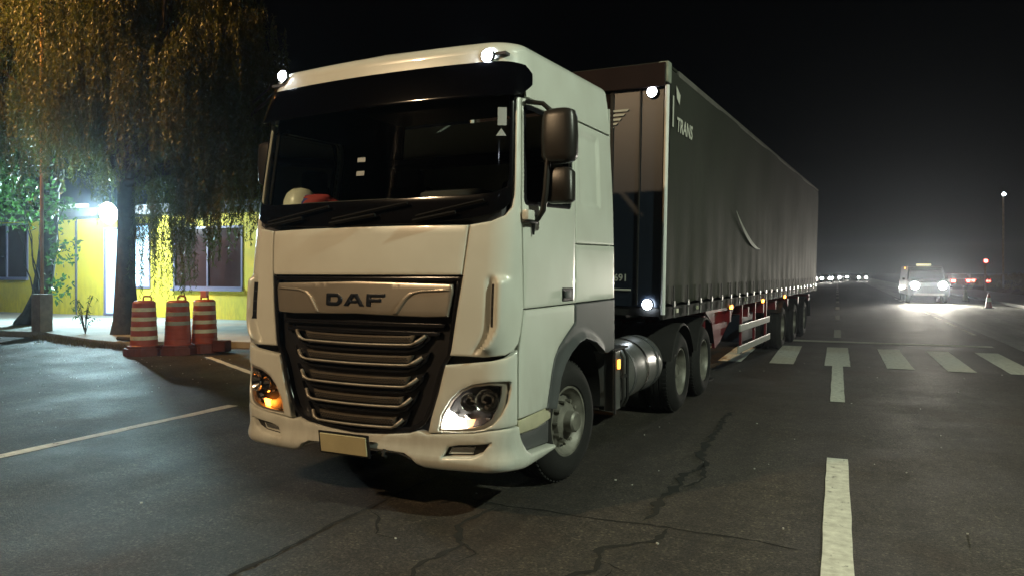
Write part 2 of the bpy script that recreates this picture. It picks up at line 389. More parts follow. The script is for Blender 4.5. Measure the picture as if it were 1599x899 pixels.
def dens(poly, res):
    out = []
    for (a, b) in zip(poly, poly[1:]+poly[:1]):
        a = np.array(a, float); b = np.array(b, float); n = max(1, int(np.linalg.norm(b-a)/res+.5))
        out += [tuple(a+(b-a)*i/n) for i in range(n)]
    return out
def rounded(poly, r=.03, n=4):
    """round the corners of a polygon"""
    out = []; N = len(poly)
    for i in range(N):
        p0, p1, p2 = (np.array(poly[j % N], float) for j in (i-1, i, i+1))
        d0 = p0-p1; d2 = p2-p1; l0 = np.linalg.norm(d0); l2 = np.linalg.norm(d2)
        rr = min(r, .45*l0, .45*l2); a = p1+d0/l0*rr; c = p1+d2/l2*rr
        for k in range(n+1):
            u = k/n; out.append(tuple(a*(1-u)**2+2*u*(1-u)*p1+c*u*u))
    return out
def inpoly(P, poly):
    x, y = P[:, 0], P[:, 1]; c = np.zeros(len(P), bool); p = np.array(poly); q = np.roll(p, -1, 0)
    for (x0, y0), (x1, y1) in zip(p, q):
        if y0 == y1: continue
        k = ((y0 > y) != (y1 > y)) & (x < (x1-x0)*(y-y0)/(y1-y0)+x0); c ^= k
    return c
def bdist(P, polys):
    d = np.full(len(P), 9.0)
    for poly in polys:
        p = np.array(poly); q = np.roll(p, -1, 0)
        for a, b in zip(p, q):
            ab = b-a; L2 = ab@ab+1e-12; t = np.clip(((P-a)@ab)/L2, 0, 1); dd = np.linalg.norm(P-(a+t[:, None]*ab), axis=1); d = np.minimum(d, dd)
    return d
def patch(name, outer, material, parent, holes=(), off=0.0, rim=.02, edge=.006, res=.045, smooth=True, sharp=40, S=surf, SN=surfn):
    """a shell that follows the cab's curved skin, cut to an outline given in skin coordinates"""
    loops = [dens(list(l), res*.7) for l in [outer]+list(holes)]
    P = []; E = []
    for l in loops:
        k = len(P); P += l; E += [(k+i, k+(i+1) % len(l)) for i in range(len(l))]
    nb = len(P); o_ = np.array(loops[0]); lo, hi = o_.min(0), o_.max(0)
    extra = []
    if edge > 0:
        for l in loops:
            a = np.array(l); d = np.roll(a, -1, 0)-np.roll(a, 1, 0); d /= np.linalg.norm(d, axis=1, keepdims=True)+1e-9
            n = np.stack([-d[:, 1], d[:, 0]], 1)
            for f in (.35, 1.05):
                for sg in (1, -1): extra.append(a+n*sg*edge*f)
    gx, gy = np.meshgrid(np.arange(lo[0]+res*.5, hi[0], res), np.arange(lo[1]+res*.5, hi[1], res))
    G_ = np.stack([gx.ravel(), gy.ravel()], 1)
    def ok(Q, dmin):
        if not len(Q): return Q
        m = inpoly(Q, loops[0])
        for h in loops[1:]: m &= ~inpoly(Q, h)
        Q = Q[m]
        return Q[bdist(Q, loops) > dmin] if len(Q) else Q
    pts = [np.array(P)]
    if extra: pts.append(ok(np.concatenate(extra), edge*.3))
    pts.append(ok(G_, max(res*.45, edge*1.3)))
    A = np.concatenate([p for p in pts if len(p)])
    r = delaunay_2d_cdt([Vector(p) for p in A], E, [], 0, 1e-6)
    V = np.array([tuple(v) for v in r[0]]); F = [tuple(f) for f in r[2]]
    cen = np.array([V[list(f)].mean(0) for f in F]); m = inpoly(cen, loops[0])
    for h in loops[1:]: m &= ~inpoly(cen, h)
    F = [f for f, k in zip(F, m) if k]
    d = bdist(V, loops)
    o0 = np.array([off(a, b) for a, b in V]) if callable(off) else np.full(len(V), off)
    if edge > 0:
        u = np.clip(1-d/edge, 0, 1); o0 = o0-edge*(1-np.sqrt(1-u*u*.98))
    nrm = SN(V[:, 0], V[:, 1]); X = S(V[:, 0], V[:, 1])+nrm*o0[:, None]
    verts = list(map(tuple, X)); faces = []
    for f in F:
        a, b, c = (V[i] for i in f[:3]); cr = (b[0]-a[0])*(c[1]-a[1])-(b[1]-a[1])*(c[0]-a[0])
        faces.append(f if cr > 0 else f[::-1])
    if rim > 0:
        ec = {}
        for f in faces:
            for i in range(len(f)):
                e = (f[i], f[(i+1) % len(f)]); ec[e] = 1
        bd = [e for e in ec if (e[1], e[0]) not in ec]; mp = {}
        for a, b in bd:
            for i in (a, b):
                if i not in mp:
                    mp[i] = len(verts); verts.append(tuple(X[i]-nrm[i]*rim))
        faces += [(b, a, mp[a], mp[b]) for a, b in bd]
    return mesh_obj(name, verts, faces, material, parent, smooth, sharp)
def sym(h): return h+[(-a, b) for a, b in h[::-1] if abs(a) > 1e-6]
def mir(h, sg): return [(a*sg, b) for a, b in h] if sg > 0 else [(-a, b) for a, b in h[::-1]]

# ================================================================== WHEELS
def wheel(parent, s, t, sg, kind, steer=0.0, dual=False, z=.5):
    R0 = .5; wt = .30
    hub = MB()
    if kind == 'steer': pr = [(.0, .10), (.07, .10), (.085, .085), (.09, .02), (.15, .0), (.165, -.035), (.215, -.06), (.235, -.02), (.262, .0), (.272, .02), (.29, .02), (.292, -.01)]
    else: pr = [(.0, -.02), (.075, -.02), (.085, -.03), (.09, -.13), (.15, -.14), (.21, -.15), (.245, -.11), (.25, -.03), (.262, -.0), (.272, .02), (.29, .02), (.292, -.01)]
    hub.lathe([(r_, sg*h) for r_, h in pr], 48, axis='x')
    nutx = -.03+.0 if kind == 'steer' else -.14
    for k in range(10):
        a = k*PI/5; hub.tube([(sg*(nutx-.01), .165*math.cos(a)*1.0, .165*math.sin(a)), (sg*(nutx+.045), .165*math.cos(a), .165*math.sin(a))], .016, 6)
    for k in range(10):
        a = (k+.5)*PI/5
    nf = len(hub.f)
    for k in range(10):
        a = (k+.5)*PI/5; rr = .222
        ring = [(sg*(-.048 if kind == 'steer' else -.132), (rr+.02*math.cos(q))*math.cos(a)-.028*math.sin(q)*math.sin(a), (rr+.02*math.cos(q))*math.sin(a)+.028*math.sin(q)*math.cos(a)) for q in np.linspace(0, 2*PI, 12, False)]
        hub.add(ring, [tuple(range(12))])
    o = hub.build('wheel', M['rim'], parent, True, 30); o.data.materials.append(M['shell'])
    for p_ in o.data.polygons[nf:]: p_.material_index = 1
    fix_normals(o)
    o.location = (s, t, z); o.rotation_euler = (0, 0, steer)
    ty = MB(); w2 = wt/2
    tp = [(.285, .01), (.30, .03), (.36, .045), (.42, .035), (.465, .0028), (.485, -.02), (.497, -.04), (.5, -.075), (.5, -.12), (.488, -.125), (.488, -.135), (.5, -.14), (.5, -.19), (.488, -.195), (.488, -.205), (.5, -.21), (.5, -.26), (.485, -.29), (.44, -.33), (.36, -.34), (.285, -.31)]
    if dual: tp = tp+[(.285, -.36), (.36, -.365), (.44, -.37), (.485, -.40), (.5, -.44), (.5, -.62), (.485, -.65), (.4, -.68), (.285, -.65)]
    ty.lathe([(r_, sg*h) for r_, h in tp], 72, axis='x')
    for k in range(60):                                             # shoulder lugs of the tread
        a = 2*PI*k/60; ca, sa = math.cos(a), math.sin(a); rot = Matrix.Rotation(a, 3, 'X')
        ty.box((-sg*.055, .496*ca, .496*sa), (.05, .016, .026), rot)
    q = ty.build('tyre', M['rubber'], o, True, 30); fix_normals(q)
    return o

# ================================================================== TRACTOR
TR = thing('truck_tractor', 'white heavy truck cab facing the camera, standing on the road with a five-bar black grille', 'truck', (-3.264, 4.542, 0), R(-2.72))
GLASS = [(0, 2.083), (.52, 2.084), (.89, 2.106), (1.06, 2.135), (1.15, 2.172), (1.19, 2.215), (1.207, 2.29), (1.209, 2.541), (1.206, 2.964), (1.19, 3.17), (0, 3.20)]
WIN = rounded([(1.280, 2.925), (1.34, 2.935), (2.235, 2.945), (2.262, 2.80), (2.215, 2.24), (1.302, 2.205)], .05)
ARCH = [(2.95, 1.03), (2.747, 1.128), (2.493, 1.183), (2.33, 1.16), (2.164, 1.096), (2.04, 1.02), (1.951, .925), (1.896, .779), (1.862, .70)]
LENS = [(.73, .644), (.740, .70), (.757, .744), (.812, .84), (.877, .904), (.97, .946), (1.086, .965), (1.172, .957), (1.170, .90), (1.157, .85), (1.131, .785), (1.1, .731), (1.038, .689), (.97, .668), (.887, .658)]
LENSHOLE = [(.712, .630), (.735, .741), (.805, .852), (.872, .918), (.968, .962), (1.086, .984), (1.18, .988), (1.224, .984), (1.231, .936), (1.212, .845), (1.165, .755), (1.11, .695), (1.045, .662), (.97, .645), (.85, .634)]
GR = [(0, 1.702), (.866, 1.704), (.806, 1.153), (.757, 1.09), (.73, 1.0), (.705, .91), (.672, .81), (.645, .74), (.60, .665), (.548, .628), (.476, .600), (.25, .572), (0, .556)]
shell_out = [(0, 3.30), (3.299, 3.30), (3.299, 1.06)]+ARCH+[(1.85, .42), (1.2, .40), (0, .46)]
shell_out = [(a, b) for a, b in shell_out]
so_ = shell_out+[(-a, b) for a, b in shell_out[::-1] if a > 0]
patch('cab_shell', so_[::-1], M['shell'], TR, holes=[sym(GLASS)[:], sym(GR), mir(LENSHOLE, 1), mir(LENSHOLE, -1), mir(WIN, 1), mir(WIN, -1)], off=-.062, rim=.02, edge=0, res=.09)
# roof
def roof_half():
    return [(0, 3.215), (1.165, 3.200), (1.26, 3.18), (1.30, 3.10), (1.31, 2.99), (3.299, 2.99), (3.299, 3.30), (0, 3.30)]
rf = roof_half(); patch('roof', sym(rf), M['paint'], TR, off=0, rim=.02, edge=.0, res=.05)
# roof crown: rounded rim plus domed top
wl = np.concatenate([np.linspace(-3.299, -1.359, 24), np.linspace(-1.359, -1.045, 12)[1:], np.linspace(-1.045, 1.045, 30)[1:], np.linspace(1.045, 1.359, 12)[1:], np.linspace(1.359, 3.299, 24)[1:]])
base = surf(wl, np.full(len(wl), 3.30)); cx, cy = 0, 1.3
rings = []
for i in range(9):
    ph = i/8*PI/2; ins = .11*(1-math.cos(ph)); up = .10*math.sin(ph)
    v = base.copy(); d = np.array([cx, cy])-v[:, :2]; v[:, 0] -= np.sign(v[:, 0])*np.minimum(ins, np.abs(v[:, 0])); v[:, 1] += ins*np.clip((1.2-v[:, 1])/.7, 0, 1)
    v[:, 2] += up; rings.append(v)
for k in (.75, .5, .25, .02):
    v = rings[8].copy(); v[:, 0] *= k; v[:, 2] += .035*(1-k*k); v[:, 1] = cy+(v[:, 1]-cy)*(.55+.45*k) if False else v[:, 1]+(1-k)*.10*np.clip((1.2-v[:, 1]), 0, 1); rings.append(v)
V_ = np.concatenate(rings); n_ = len(wl)
F_ = [(i*n_+k, i*n_+k+1, (i+1)*n_+k+1, (i+1)*n_+k) for i in range(len(rings)-1) for k in range(n_-1)]
mesh_obj('roof_crown', V_, F_, M['paint'], TR, True, 60)
# front glass with its black surround
patch('windshield', sym(GLASS), M['glass'], TR, off=-.004, rim=0, edge=0, res=.07)
gi = [(0, 2.27), (.9, 2.275), (1.08, 2.29), (1.165, 2.33), (1.178, 2.40), (1.18, 2.964), (1.165, 3.14), (0, 3.16)]
patch('windshield_border', sym(GLASS), M['border'], TR, holes=[sym(gi)], off=.0, rim=.006, edge=.003, res=.06)
# wipers lying on the black lower band
for x0, x1 in ((-.95, -.30), (-.25, .42), (.50, 1.02)):
    m_ = MB(); m_.tube([SP(x, 2.13+.10*(x-x0)/(x1-x0), .03) for x in np.linspace(x0, x1, 8)], .011, 6)
    m_.tube([SP(x, 2.10+.085*(x-x0)/(x1-x0), .035) for x in np.linspace(x0-.02, x0+(x1-x0)*.6, 6)], .014, 6); m_.build('wiper', M['wiperm'], TR, True)
# smoked sun visor
vo = [(0, 3.225), (.7, 3.224), (1.165, 3.218), (1.29, 3.205), (1.345, 3.15), (1.32, 3.06), (1.23, 2.975), (1.1, 2.955), (0, 2.955)]
vis = patch('sun_visor', sym(vo), M['smoke'], TR, off=lambda a, b: .018+.050*max(0, min(1, (3.225-b)/.26))**.8, rim=.006, edge=.004, res=.045)
for x in (-.9, 0, .9): MB().box(SP(x, 3.00, .03), (.03, .05, .03)).build('bracket', M['smoke'], vis)
# front panel and corner panels
fp = [(0, 2.072), (.5, 2.071), (.903, 2.064), (.868, 1.714), (0, 1.714)]
patch('front_panel', sym(fp), M['paint'], TR, off=.004, rim=.03, edge=.010)
cp = [(.912, 2.066), (1.07, 2.088), (1.16, 2.128), (1.205, 2.185), (1.219, 2.27), (1.219, 2.975), (1.258, 2.978), (1.270, 2.25), (1.30, 1.9), (1.336, 1.48), (1.31, 1.32), (1.288, 1.245), (1.25, 1.195), (1.19, 1.168), (1.042, 1.155), (.795, 1.157), (.806, 1.20), (.875, 1.70)]
def scoop(a, b):
    a = abs(a)
    # a raised blade with a hollow channel in front of it
    if 1.16 < b < 1.72:
        e = min(1, (1.72-b)/.06, (b-1.16)/.06); e = e*e*(3-2*e)
        k = max(0, 1.40-b); xc = 1.108-2.1*k*k
        d = a-xc
        v = -.030*math.exp(-((d+.022)/.024)**2)+.046*math.exp(-(max(0, d-.012)/.07)**2)*(1/(1+math.exp(-(d-.004)/.007)))
        return .004+v*e
    return .004
for sg in (1, -1): patch('corner_panel', mir(cp, sg)[::1], M['paint'], TR, off=scoop, rim=.03, edge=.010, res=.016, sharp=60)
for sg in (1, -1):
    vt_ = patch('air_vent', mir([(1.088, 1.36), (1.106, 1.36), (1.106, 1.655), (1.088, 1.655)], sg), M['black'], TR, off=lambda a, b: scoop(a, b)+.003, rim=.004, edge=0, res=.010, sharp=80)
    for zz in (1.42, 1.50, 1.58): patch('slat', mir([(1.090, zz), (1.104, zz), (1.104, zz+.008), (1.090, zz+.008)], sg), M['grey'], vt_, off=lambda a, b: scoop(a, b)+.007, rim=.004, edge=0, res=.006)
# doors with window, handle
DOOR = [(1.266, 2.975), (2.296, 2.975), (2.296, 1.485), (1.343, 1.480), (1.307, 1.9), (1.277, 2.25)]
for sg in (1, -1):
    dr = patch('door', mir(DOOR, sg), M['paint'], TR, holes=[mir(WIN, sg)], off=.004, rim=.03, edge=.009)
    patch('side_window', mir(WIN, sg), M['glass'], dr, off=-.01, rim=0, edge=0, res=.08)
    wi = rounded([(1.310, 2.895), (1.36, 2.903), (2.20, 2.913), (2.225, 2.79), (2.18, 2.27), (1.335, 2.24)], .04)
    patch('window_seal', mir(WIN, sg), M['satin'], dr, holes=[mir(wi, sg)], off=-.003, rim=.01, edge=.003)
    hd = rounded([(2.02, 1.615), (2.262, 1.61), (2.262, 1.505), (2.024, 1.505)], .02)
    h_ = patch('door_handle', mir(hd, sg), M['black'], dr, off=.008, rim=.02, edge=.006, res=.03)
    m_ = MB(); m_.box(SP(sg*2.10, 1.56, .02), (.022, .12, .055), bev=.008); m_.build('pull_lever', M['grey'], h_, True)
    # side panel behind the door, with sunk locker doors
    def ridge(a, b):
        a = abs(a)
        if 2.40 < a < 2.93 and 2.30 < b < 2.92:
            e = min((a-2.40), (2.93-a), (b-2.30), (2.92-b)); return .004-.02*min(1, e/.03)
        return .004
    sp = [(2.306, 2.975), (3.294, 2.975), (3.294, 1.982), (2.306, 1.968)]
    patch('side_panel', mir(sp, sg), M['paint'], TR, off=ridge, rim=.02, edge=.008, res=.022, sharp=60)
    lk = [(2.306, 1.960), (3.294, 1.974), (3.294, 1.492), (2.306, 1.485)]
    patch('locker_door', mir(lk, sg), M['paint'], TR, off=.006, rim=.03, edge=.010)
    lw = [(1.347, 1.471), (2.296, 1.474), (2.296, 1.322), (2.098, 1.226), (1.98, 1.16), (1.896, 1.08), (1.845, .98), (1.81, .885), (1.752, .725), (1.292, .722), (1.294, 1.2), (1.316, 1.31)]
    patch('lower_panel', mir(lw, sg), M['paint'], TR, off=.004, rim=.03, edge=.010)
    fd = [(2.306, 1.476), (3.294, 1.483), (3.294, 1.03), (3.1, 1.0)]+ARCH+[(1.757, .718), (1.815, .885), (1.850, .98), (1.902, 1.08), (1.985, 1.155), (2.10, 1.218), (2.306, 1.318)]
    def lip(a, b):
        a = abs(a); e = bdist(np.array([[a, b]]), [ARCH+[(2.4, .9)]])[0]
        return .008+.032*max(0, 1-e/.07)
    patch('fender', mir(fd, sg), M['grey'], TR, off=lip, rim=.06, edge=.006, res=.03, sharp=60)
    # bumper corner with lamps
    bu = [(.762, 1.090), (.96, 1.112), (1.10, 1.128), (1.19, 1.145), (1.245, 1.172), (1.284, 1.20), (1.284, .682), (1.1, .662), (.97, .637), (.70, .612), (.628, .606), (.655, .72), (.68, .80), (.712, .90), (.737, 1.0)]
    patch('bumper_corner', mir(bu, sg), M['paint'], TR, holes=[mir(LENSHOLE, sg)], off=.006, rim=.04, edge=.012, res=.03)
    tr_ = patch('headlight', mir(LENSHOLE, sg), M['bronze'], TR, holes=[mir(LENS, sg)], off=lambda a, b: -.004-.02*max(0, (abs(a)-1.12)/.1), rim=.03, edge=.004, res=.03)
    # reflector bowl behind the lens
    LB = mir(LENS, sg)
    patch('reflector_housing', LB, M['dirtblack'], tr_, off=-.07, rim=-.07, edge=0, res=.03)
    patch('lens', LB, M['lens'], tr_, off=-.002, rim=0, edge=0, res=.05)
    for (wx, zz, rr) in ((1.06, .855, .075), (.93, .84, .058)):
        c0 = SP(sg*wx, zz, -.055); m_ = MB(); m_.lathe([(.0, .03), (.02, .025), (.03, .0028), (rr*.6, .0), (rr, -.04), (rr+.006, -.045), (rr+.01, -.03)], 24, axis='y'); q = m_.build('reflector', M['chrome'], tr_, True); q.location = c0; q.rotation_euler = (0, 0, sg*.35)
        q.scale = (1, 1, 1)
    m_ = MB()
    for k in range(26):
        a = random.uniform(.78, 1.14); b = random.uniform(.70, .93)
        if inpoly(np.array([[a, b]]), LENS)[0]: MB().box(SP(sg*a, b, -.05), (.03, .03, .014), Matrix.Rotation(random.random(), 3, 'Y')).build('facet', M['chrome'], tr_)

    dl = [(.738, .652), (.747, .72), (.775, .765), (.80, .755), (.835, .725), (.90, .715), (.93, .70), (.925, .668), (.85, .658)]
    patch('running_light', mir(dl, sg), M['drl'] if sg > 0 else M['bronze'], tr_, off=-.03, rim=.02, edge=0, res=.03)
    tl = [(.905, .716), (.975, .722), (.955, .672), (.93, .664), (.90, .668)]
    patch('turn_signal', mir(tl, sg), M['paleamber'] if sg > 0 else M['amber'], tr_, off=-.022, rim=.02, edge=0, res=.03)
    # lower bumper
    lb_top = [(0, .548), (.25, .563), (.476, .592), (.548, .616), (.628, .598), (.97, .629), (1.1, .654), (1.284, .673), (1.30, .665), (1.312, .60), (1.335, .55), (1.38, .49), (1.436, .456), (1.60, .448), (1.848, .432)]
    lb_bot = [(1.845, .405), (1.6, .385), (1.357, .372), (1.241, .372), (1.049, .362), (.75, .355), (.60, .358), (.54, .38), (.50, .425), (.44, .452), (.30, .458), (0, .458)]
    fg = [(.743, .450), (.781, .520), (.86, .539), (1.0, .552), (1.095, .566), (1.035, .497), (.966, .468)]
    if sg > 0:
        patch('bumper', sym(lb_top+lb_bot[:-1]+[(0, .458)]) if False else (lb_top+lb_bot+[(-a, b) for a, b in lb_bot[::-1][1:]]+[(-a, b) for a, b in lb_top[::-1][:-1]]), M['paint'], TR, holes=[mir(fg, 1), mir(fg, -1)], off=lambda a, b: .008+.03*math.exp(-((b-.42)/.06)**2), rim=.07, edge=.014, res=.03)
    fo = patch('fog_lamp', mir([(.738, .446), (.776, .526), (.86, .545), (1.0, .558), (1.10, .572), (1.04, .492), (.97, .462)], sg), M['dirtblack'], TR, off=-.03, rim=-.03, edge=0, res=.03)
    patch('lens', mir([(.77, .462), (.80, .512), (.98, .53), (.96, .478)], sg), M['chrome'], fo, off=-.022, rim=.0, edge=.004, res=.02)
    # boarding step
    st = patch('step', mir([(1.300, .708), (1.5, .715), (1.858, .738), (1.858, .628), (1.6, .60), (1.318, .612)], sg), M['cream'], TR, off=-.012, rim=.05, edge=.01, res=.04)
    patch('step_tread', mir([(1.335, .602), (1.6, .592), (1.858, .618), (1.852, .442), (1.60, .456), (1.44, .464), (1.38, .50)], sg), M['grey'], st, off=-.03, rim=.03, edge=.01, res=.04)
    MB().box(SP(sg*1.6, .60, -.08), (.10, .42, .02), bev=.004).build('tread_plate', M['alu'], st)
# grille: sunk black field, louvres, mesh strips, bright bars
gr = patch('grille', sym([(a*.997, b) for a, b in GR]), M['black'], TR, off=-.055, rim=0, edge=0, res=.06)
gfi = [(0, 1.672), (.828, 1.672), (.77, 1.16), (.72, 1.08), (.69, 1.0), (.64, .82), (.585, .70), (.53, .66), (.47, .632), (0, .59)]
patch('grille_frame', sym(GR), M['satin'], gr, holes=[sym(gfi)], off=-.004, rim=.05, edge=.01, res=.04)
BARS = [(.595, 1.275, 1.212), (.570, 1.122, 1.068), (.535, .970, .912), (.485, .828, .768), (.415, .672, .618)]
for we, ze, zm in BARS:
    zc = lambda x: zm+(ze-zm)*max(0, (abs(x)/we-.80)/.20)**1.7+.012*(abs(x)/we)**2
    xs = list(np.linspace(-we, we, 61))
    m_ = MB(); m_.tube([SP(x, zc(x), .012-.03*max(0, abs(x)/we-.9)/.1) for x in xs], [.0095+.005*(1 if abs(x) > we*.88 else .1) for x in xs], 8); m_.build('grille_bar', M['barmetal'], gr, True, 60)
    # perforated strip above the bar: rows of small raised pins
    lo = [(x, zc(x)+.012) for x in np.linspace(-we*.80, we*.80, 15)]; hi = [(x, zc(x)+.062) for x in np.linspace(we*.86, -we*.86, 15)]
    g2 = patch('mesh_strip', lo+hi, M['mesh'], gr, off=-.02, rim=.03, edge=.003, res=.05)
    m_ = MB()
    for r_ in range(3):
        for x in np.arange(-we*.80+(r_ % 2)*.012, we*.80, .024):
            p = SP(x, zc(x)+.02+r_*.013, -.019); m_.box(p, (.015, .005, .0075))
    m_.build('perforation', M['shell'], g2)
    ll = [(x, zc(x)-.022) for x in np.linspace(-we-.06, we+.06, 15)]; lh = [(x, zc(x)-.06) for x in np.linspace(we+.03, -we-.03, 15)]
    patch('louvre', lh[::-1]+ll[::-1], M['satin'], gr, off=lambda a, b: -.02, rim=.035, edge=.008, res=.05)
for zv, hw in ((1.36, .74), (1.30, .70)):
    patch('louvre', [(-hw, zv-.016), (hw, zv-.016), (hw+.01, zv+.016), (-hw-.01, zv+.016)], M['satin'], gr, off=-.02, rim=.03, edge=.008, res=.05)
# badge plate with two raised wings and three letters
pl = [(0, 1.668), (.80, 1.650), (.806, 1.60), (.775, 1.425), (.60, 1.418), (0, 1.43)]
bp_ = patch('badge_plate', sym(pl), M['bronze'], gr, off=.012, rim=.05, edge=.012, res=.03)
for sg in (1, -1):
    wg = [(.79, 1.605), (.74, 1.602), (.56, 1.592), (.50, 1.578), (.455, 1.545), (.42, 1.50), (.375, 1.436), (.335, 1.436), (.375, 1.49), (.42, 1.55), (.47, 1.588), (.55, 1.606), (.74, 1.618)]
    patch('wing', mir(wg[::-1], sg), M['bronze'], bp_, off=.024, rim=.014, edge=.007, res=.03)
def letter(polys, name='letter'):
    for outer, holes in polys: patch(name, outer, M['darkletter'], bp_, holes=holes, off=.021, rim=.01, edge=.003, res=.03)
z0, z1 = 1.487, 1.578
letter([(rounded([(-.268, z0), (-.155, z0), (-.118, z0+.03), (-.118, z1-.03), (-.155, z1), (-.268, z1)], .012), [[(-.232, z0+.026), (-.232, z1-.026), (-.165, z1-.026), (-.155, z1-.038), (-.155, z0+.038), (-.165, z0+.026)]])])
letter([([(-.098, z0), (-.058, z0), (-.046, z0+.022), (.032, z0+.022), (.044, z0), (.086, z0), (.022, z1), (-.034, z1)], [[(-.032, z0+.042), (-.007, z1-.022), (.018, z0+.042)]])])
letter([([(.108, z0), (.145, z0), (.145, z0+.032), (.235, z0+.032), (.235, z0+.055), (.145, z0+.055), (.145, z1-.023), (.268, z1-.023), (.268, z1), (.108, z1)], [])])
# number plate (left blank) below the grille, tow tube
o_ = MB(); o_.box(SP(-.05, .485, .075), (.42, .012, .14), Matrix.Rotation(R(8), 3, 'X'), .004); pb = o_.build('number_plate', mat('plate_yellow', (.55, .50, .30), .5, var=.2), TR)
o_ = MB(); o_.box(SP(-.05, .485, .066), (.46, .012, .17), Matrix.Rotation(R(8), 3, 'X'), .004); o_.build('plate_holder', M['black'], pb)
pts = [SP(x, .395+.055*math.exp(-(max(0, abs(x)-.36)/.12)**2), -.01) for x in np.linspace(-.60, .60, 40)]
MB().tube(pts, .018, 10).build('bumper_tube', M['chrome'], TR, True)
for x in (-.28, .28): MB().tube([SP(x, .47, .03), SP(x, .43, .05), SP(x, .41, .02)], .012, 8).build('tow_eye', M['dirtblack'], TR, True)
# roof lamps
for wx, zz in ((-1.05, 3.345), (1.030, 3.262)):
    p = SP(wx, min(zz, 3.30), .024)+Vector((0, 0, max(0, zz-3.30)))
    m_ = MB(); m_.lathe([(0, -.02), (.03, -.016), (.043, .0), (.045, .015)], 20, axis='y'); q = m_.build('roof_lamp', M['lampwhite'], TR, True); q.location = p
    m_ = MB(); m_.lathe([(.045, .0), (.052, .0), (.054, .03)], 20, axis='y'); m_.build('lamp_ring', M['black'], q, True)
# windscreen stickers
for (a, b, w1, h1) in ((-.04, 2.582, .075, .035), (-.04, 2.478, .075, .035), (1.125, 2.83, .06, .13)):
    patch('sticker', [(a-w1/2, b-h1/2), (a+w1/2, b-h1/2), (a+w1/2, b+h1/2), (a-w1/2, b+h1/2)], M['sticker'], TR, off=.001 if True else 0, rim=0, edge=0, res=.04)
patch('sticker', [(1.085, 2.69), (1.155, 2.69), (1.12, 2.745)], M['sticker'], TR, off=.001, rim=0, edge=0, res=.04)
# mirrors
for sg in (1, -1):
    mr_ = MB()
    def sq(cx_, cy_, z, hx, hy, n=20, p=3.2):
        return [(cx_+hx*abs(math.cos(a))**(2/p)*(1 if math.cos(a) > 0 else -1), cy_+hy*abs(math.sin(a))**(2/p)*(1 if math.sin(a) > 0 else -1), z) for a in np.linspace(0, 2*PI, n, False)]
    secs = [(2.50, .6), (2.515, .86), (2.55, 1), (2.70, 1.02), (2.82, .98), (2.865, .86), (2.88, .55)]
    vs = []; 
    for z, k in secs: vs += sq(sg*1.455, .44, z, .128*k, .075*k)
    mr_.add(vs, [(i*20+k, i*20+(k+1) % 20, (i+1)*20+(k+1) % 20, (i+1)*20+k) for i in range(len(secs)-1) for k in range(20)]+[tuple(range(20))[::-1], tuple(range(len(secs)*20-20, len(secs)*20))])
    mo = fix_normals(mr_.build('mirror', M['mirror'], TR, True, 50))
    m_ = MB(); m_.box((sg*1.455, .520, 2.69), (.20, .008, .31), bev=.003); m_.build('mirror_glass', M['chrome'], mo)
    # wide angle mirror beneath
    m_ = MB(); vs = []; secs = [(2.22, .7), (2.24, 1), (2.44, 1), (2.47, .7)]
    for z, k in secs: vs += sq(sg*1.45, .47, z, .105*k, .06*k)
    m_.add(vs, [(i*20+k, i*20+(k+1) % 20, (i+1)*20+(k+1) % 20, (i+1)*20+k) for i in range(3) for k in range(20)]+[tuple(range(20))[::-1], tuple(range(60, 80))]); fix_normals(m_.build('wide_angle_mirror', M['mirror'], mo, True, 50))
    m_ = MB(); m_.tube([(sg*1.40, .42, 2.86), (sg*1.385, .40, 2.55), (sg*1.37, .39, 2.30), (sg*1.345, .40, 2.17), (sg*1.30, .41, 2.115), (sg*1.235, .43, 2.11)], .022, 10); m_.tube([(sg*1.40, .47, 2.86), (sg*1.33, .43, 2.93), (sg*1.21, .40, 2.95)], .018, 8); m_.build('mirror_arm', M['mirror'], mo, True, 60)
    m_ = MB(); m_.box((sg*1.262, .375, 2.135), (.055, .19, .075), bev=.018); m_.build('mirror_bracket', M['paint'], mo, True)
    if sg < 0: mo.location = (.10, .12, 0)
    m_ = MB(); m_.box((sg*1.262, .375, 2.088), (.05, .15, .02), bev=.005); m_.tube([(sg*1.262, .42, 2.09), (sg*1.262, .42, 2.0)], [.018, .008], 8); m_.build('bracket_pin', M['black'], mo, True)
# cab back, floor, interior
m_ = MB(); m_.box((0, 2.262, 2.13), (2.40, .02, 2.26)); m_.build('cab_back', M['paint'], TR)
m_ = MB(); m_.box((0, 1.25, 1.42), (2.36, 1.95, .04)); m_.build('cab_floor', M['interior'], TR)
m_ = MB(); m_.box((0, .44, 2.14), (2.26, .50, .28), bev=.05); m_.box((.62, .50, 2.28), (.56, .34, .14), bev=.05); m_.box((-.30, .44, 2.285), (.9, .30, .03), bev=.01); ds = m_.build('dashboard', M['interior'], TR, True)
m_ = MB()
cyl = [(.66+.21*math.cos(a), .80+.21*math.sin(a)*.5, 2.18+.21*math.sin(a)*.86) for a in np.linspace(0, 2*PI, 33)]
m_.tube(cyl, .016, 8, cap=False); m_.tube([(.45, .80, 2.18), (.87, .80, 2.18)], .018, 8); m_.box((.66, .795, 2.18), (.14, .03, .10), bev=.01); m_.build('steering_wheel', M['black'], TR, True)
for x in (-.62, .66):
    m_ = MB(); m_.box((x, 1.30, 1.80), (.52, .50, .16), bev=.05); m_.box((x, 1.58, 2.20), (.50, .16, .72), Matrix.Rotation(R(-10), 3, 'X'), .06); m_.box((x, 1.63, 2.62), (.28, .12, .20), bev=.04); m_.build('seat', M['fabric'], TR, True)
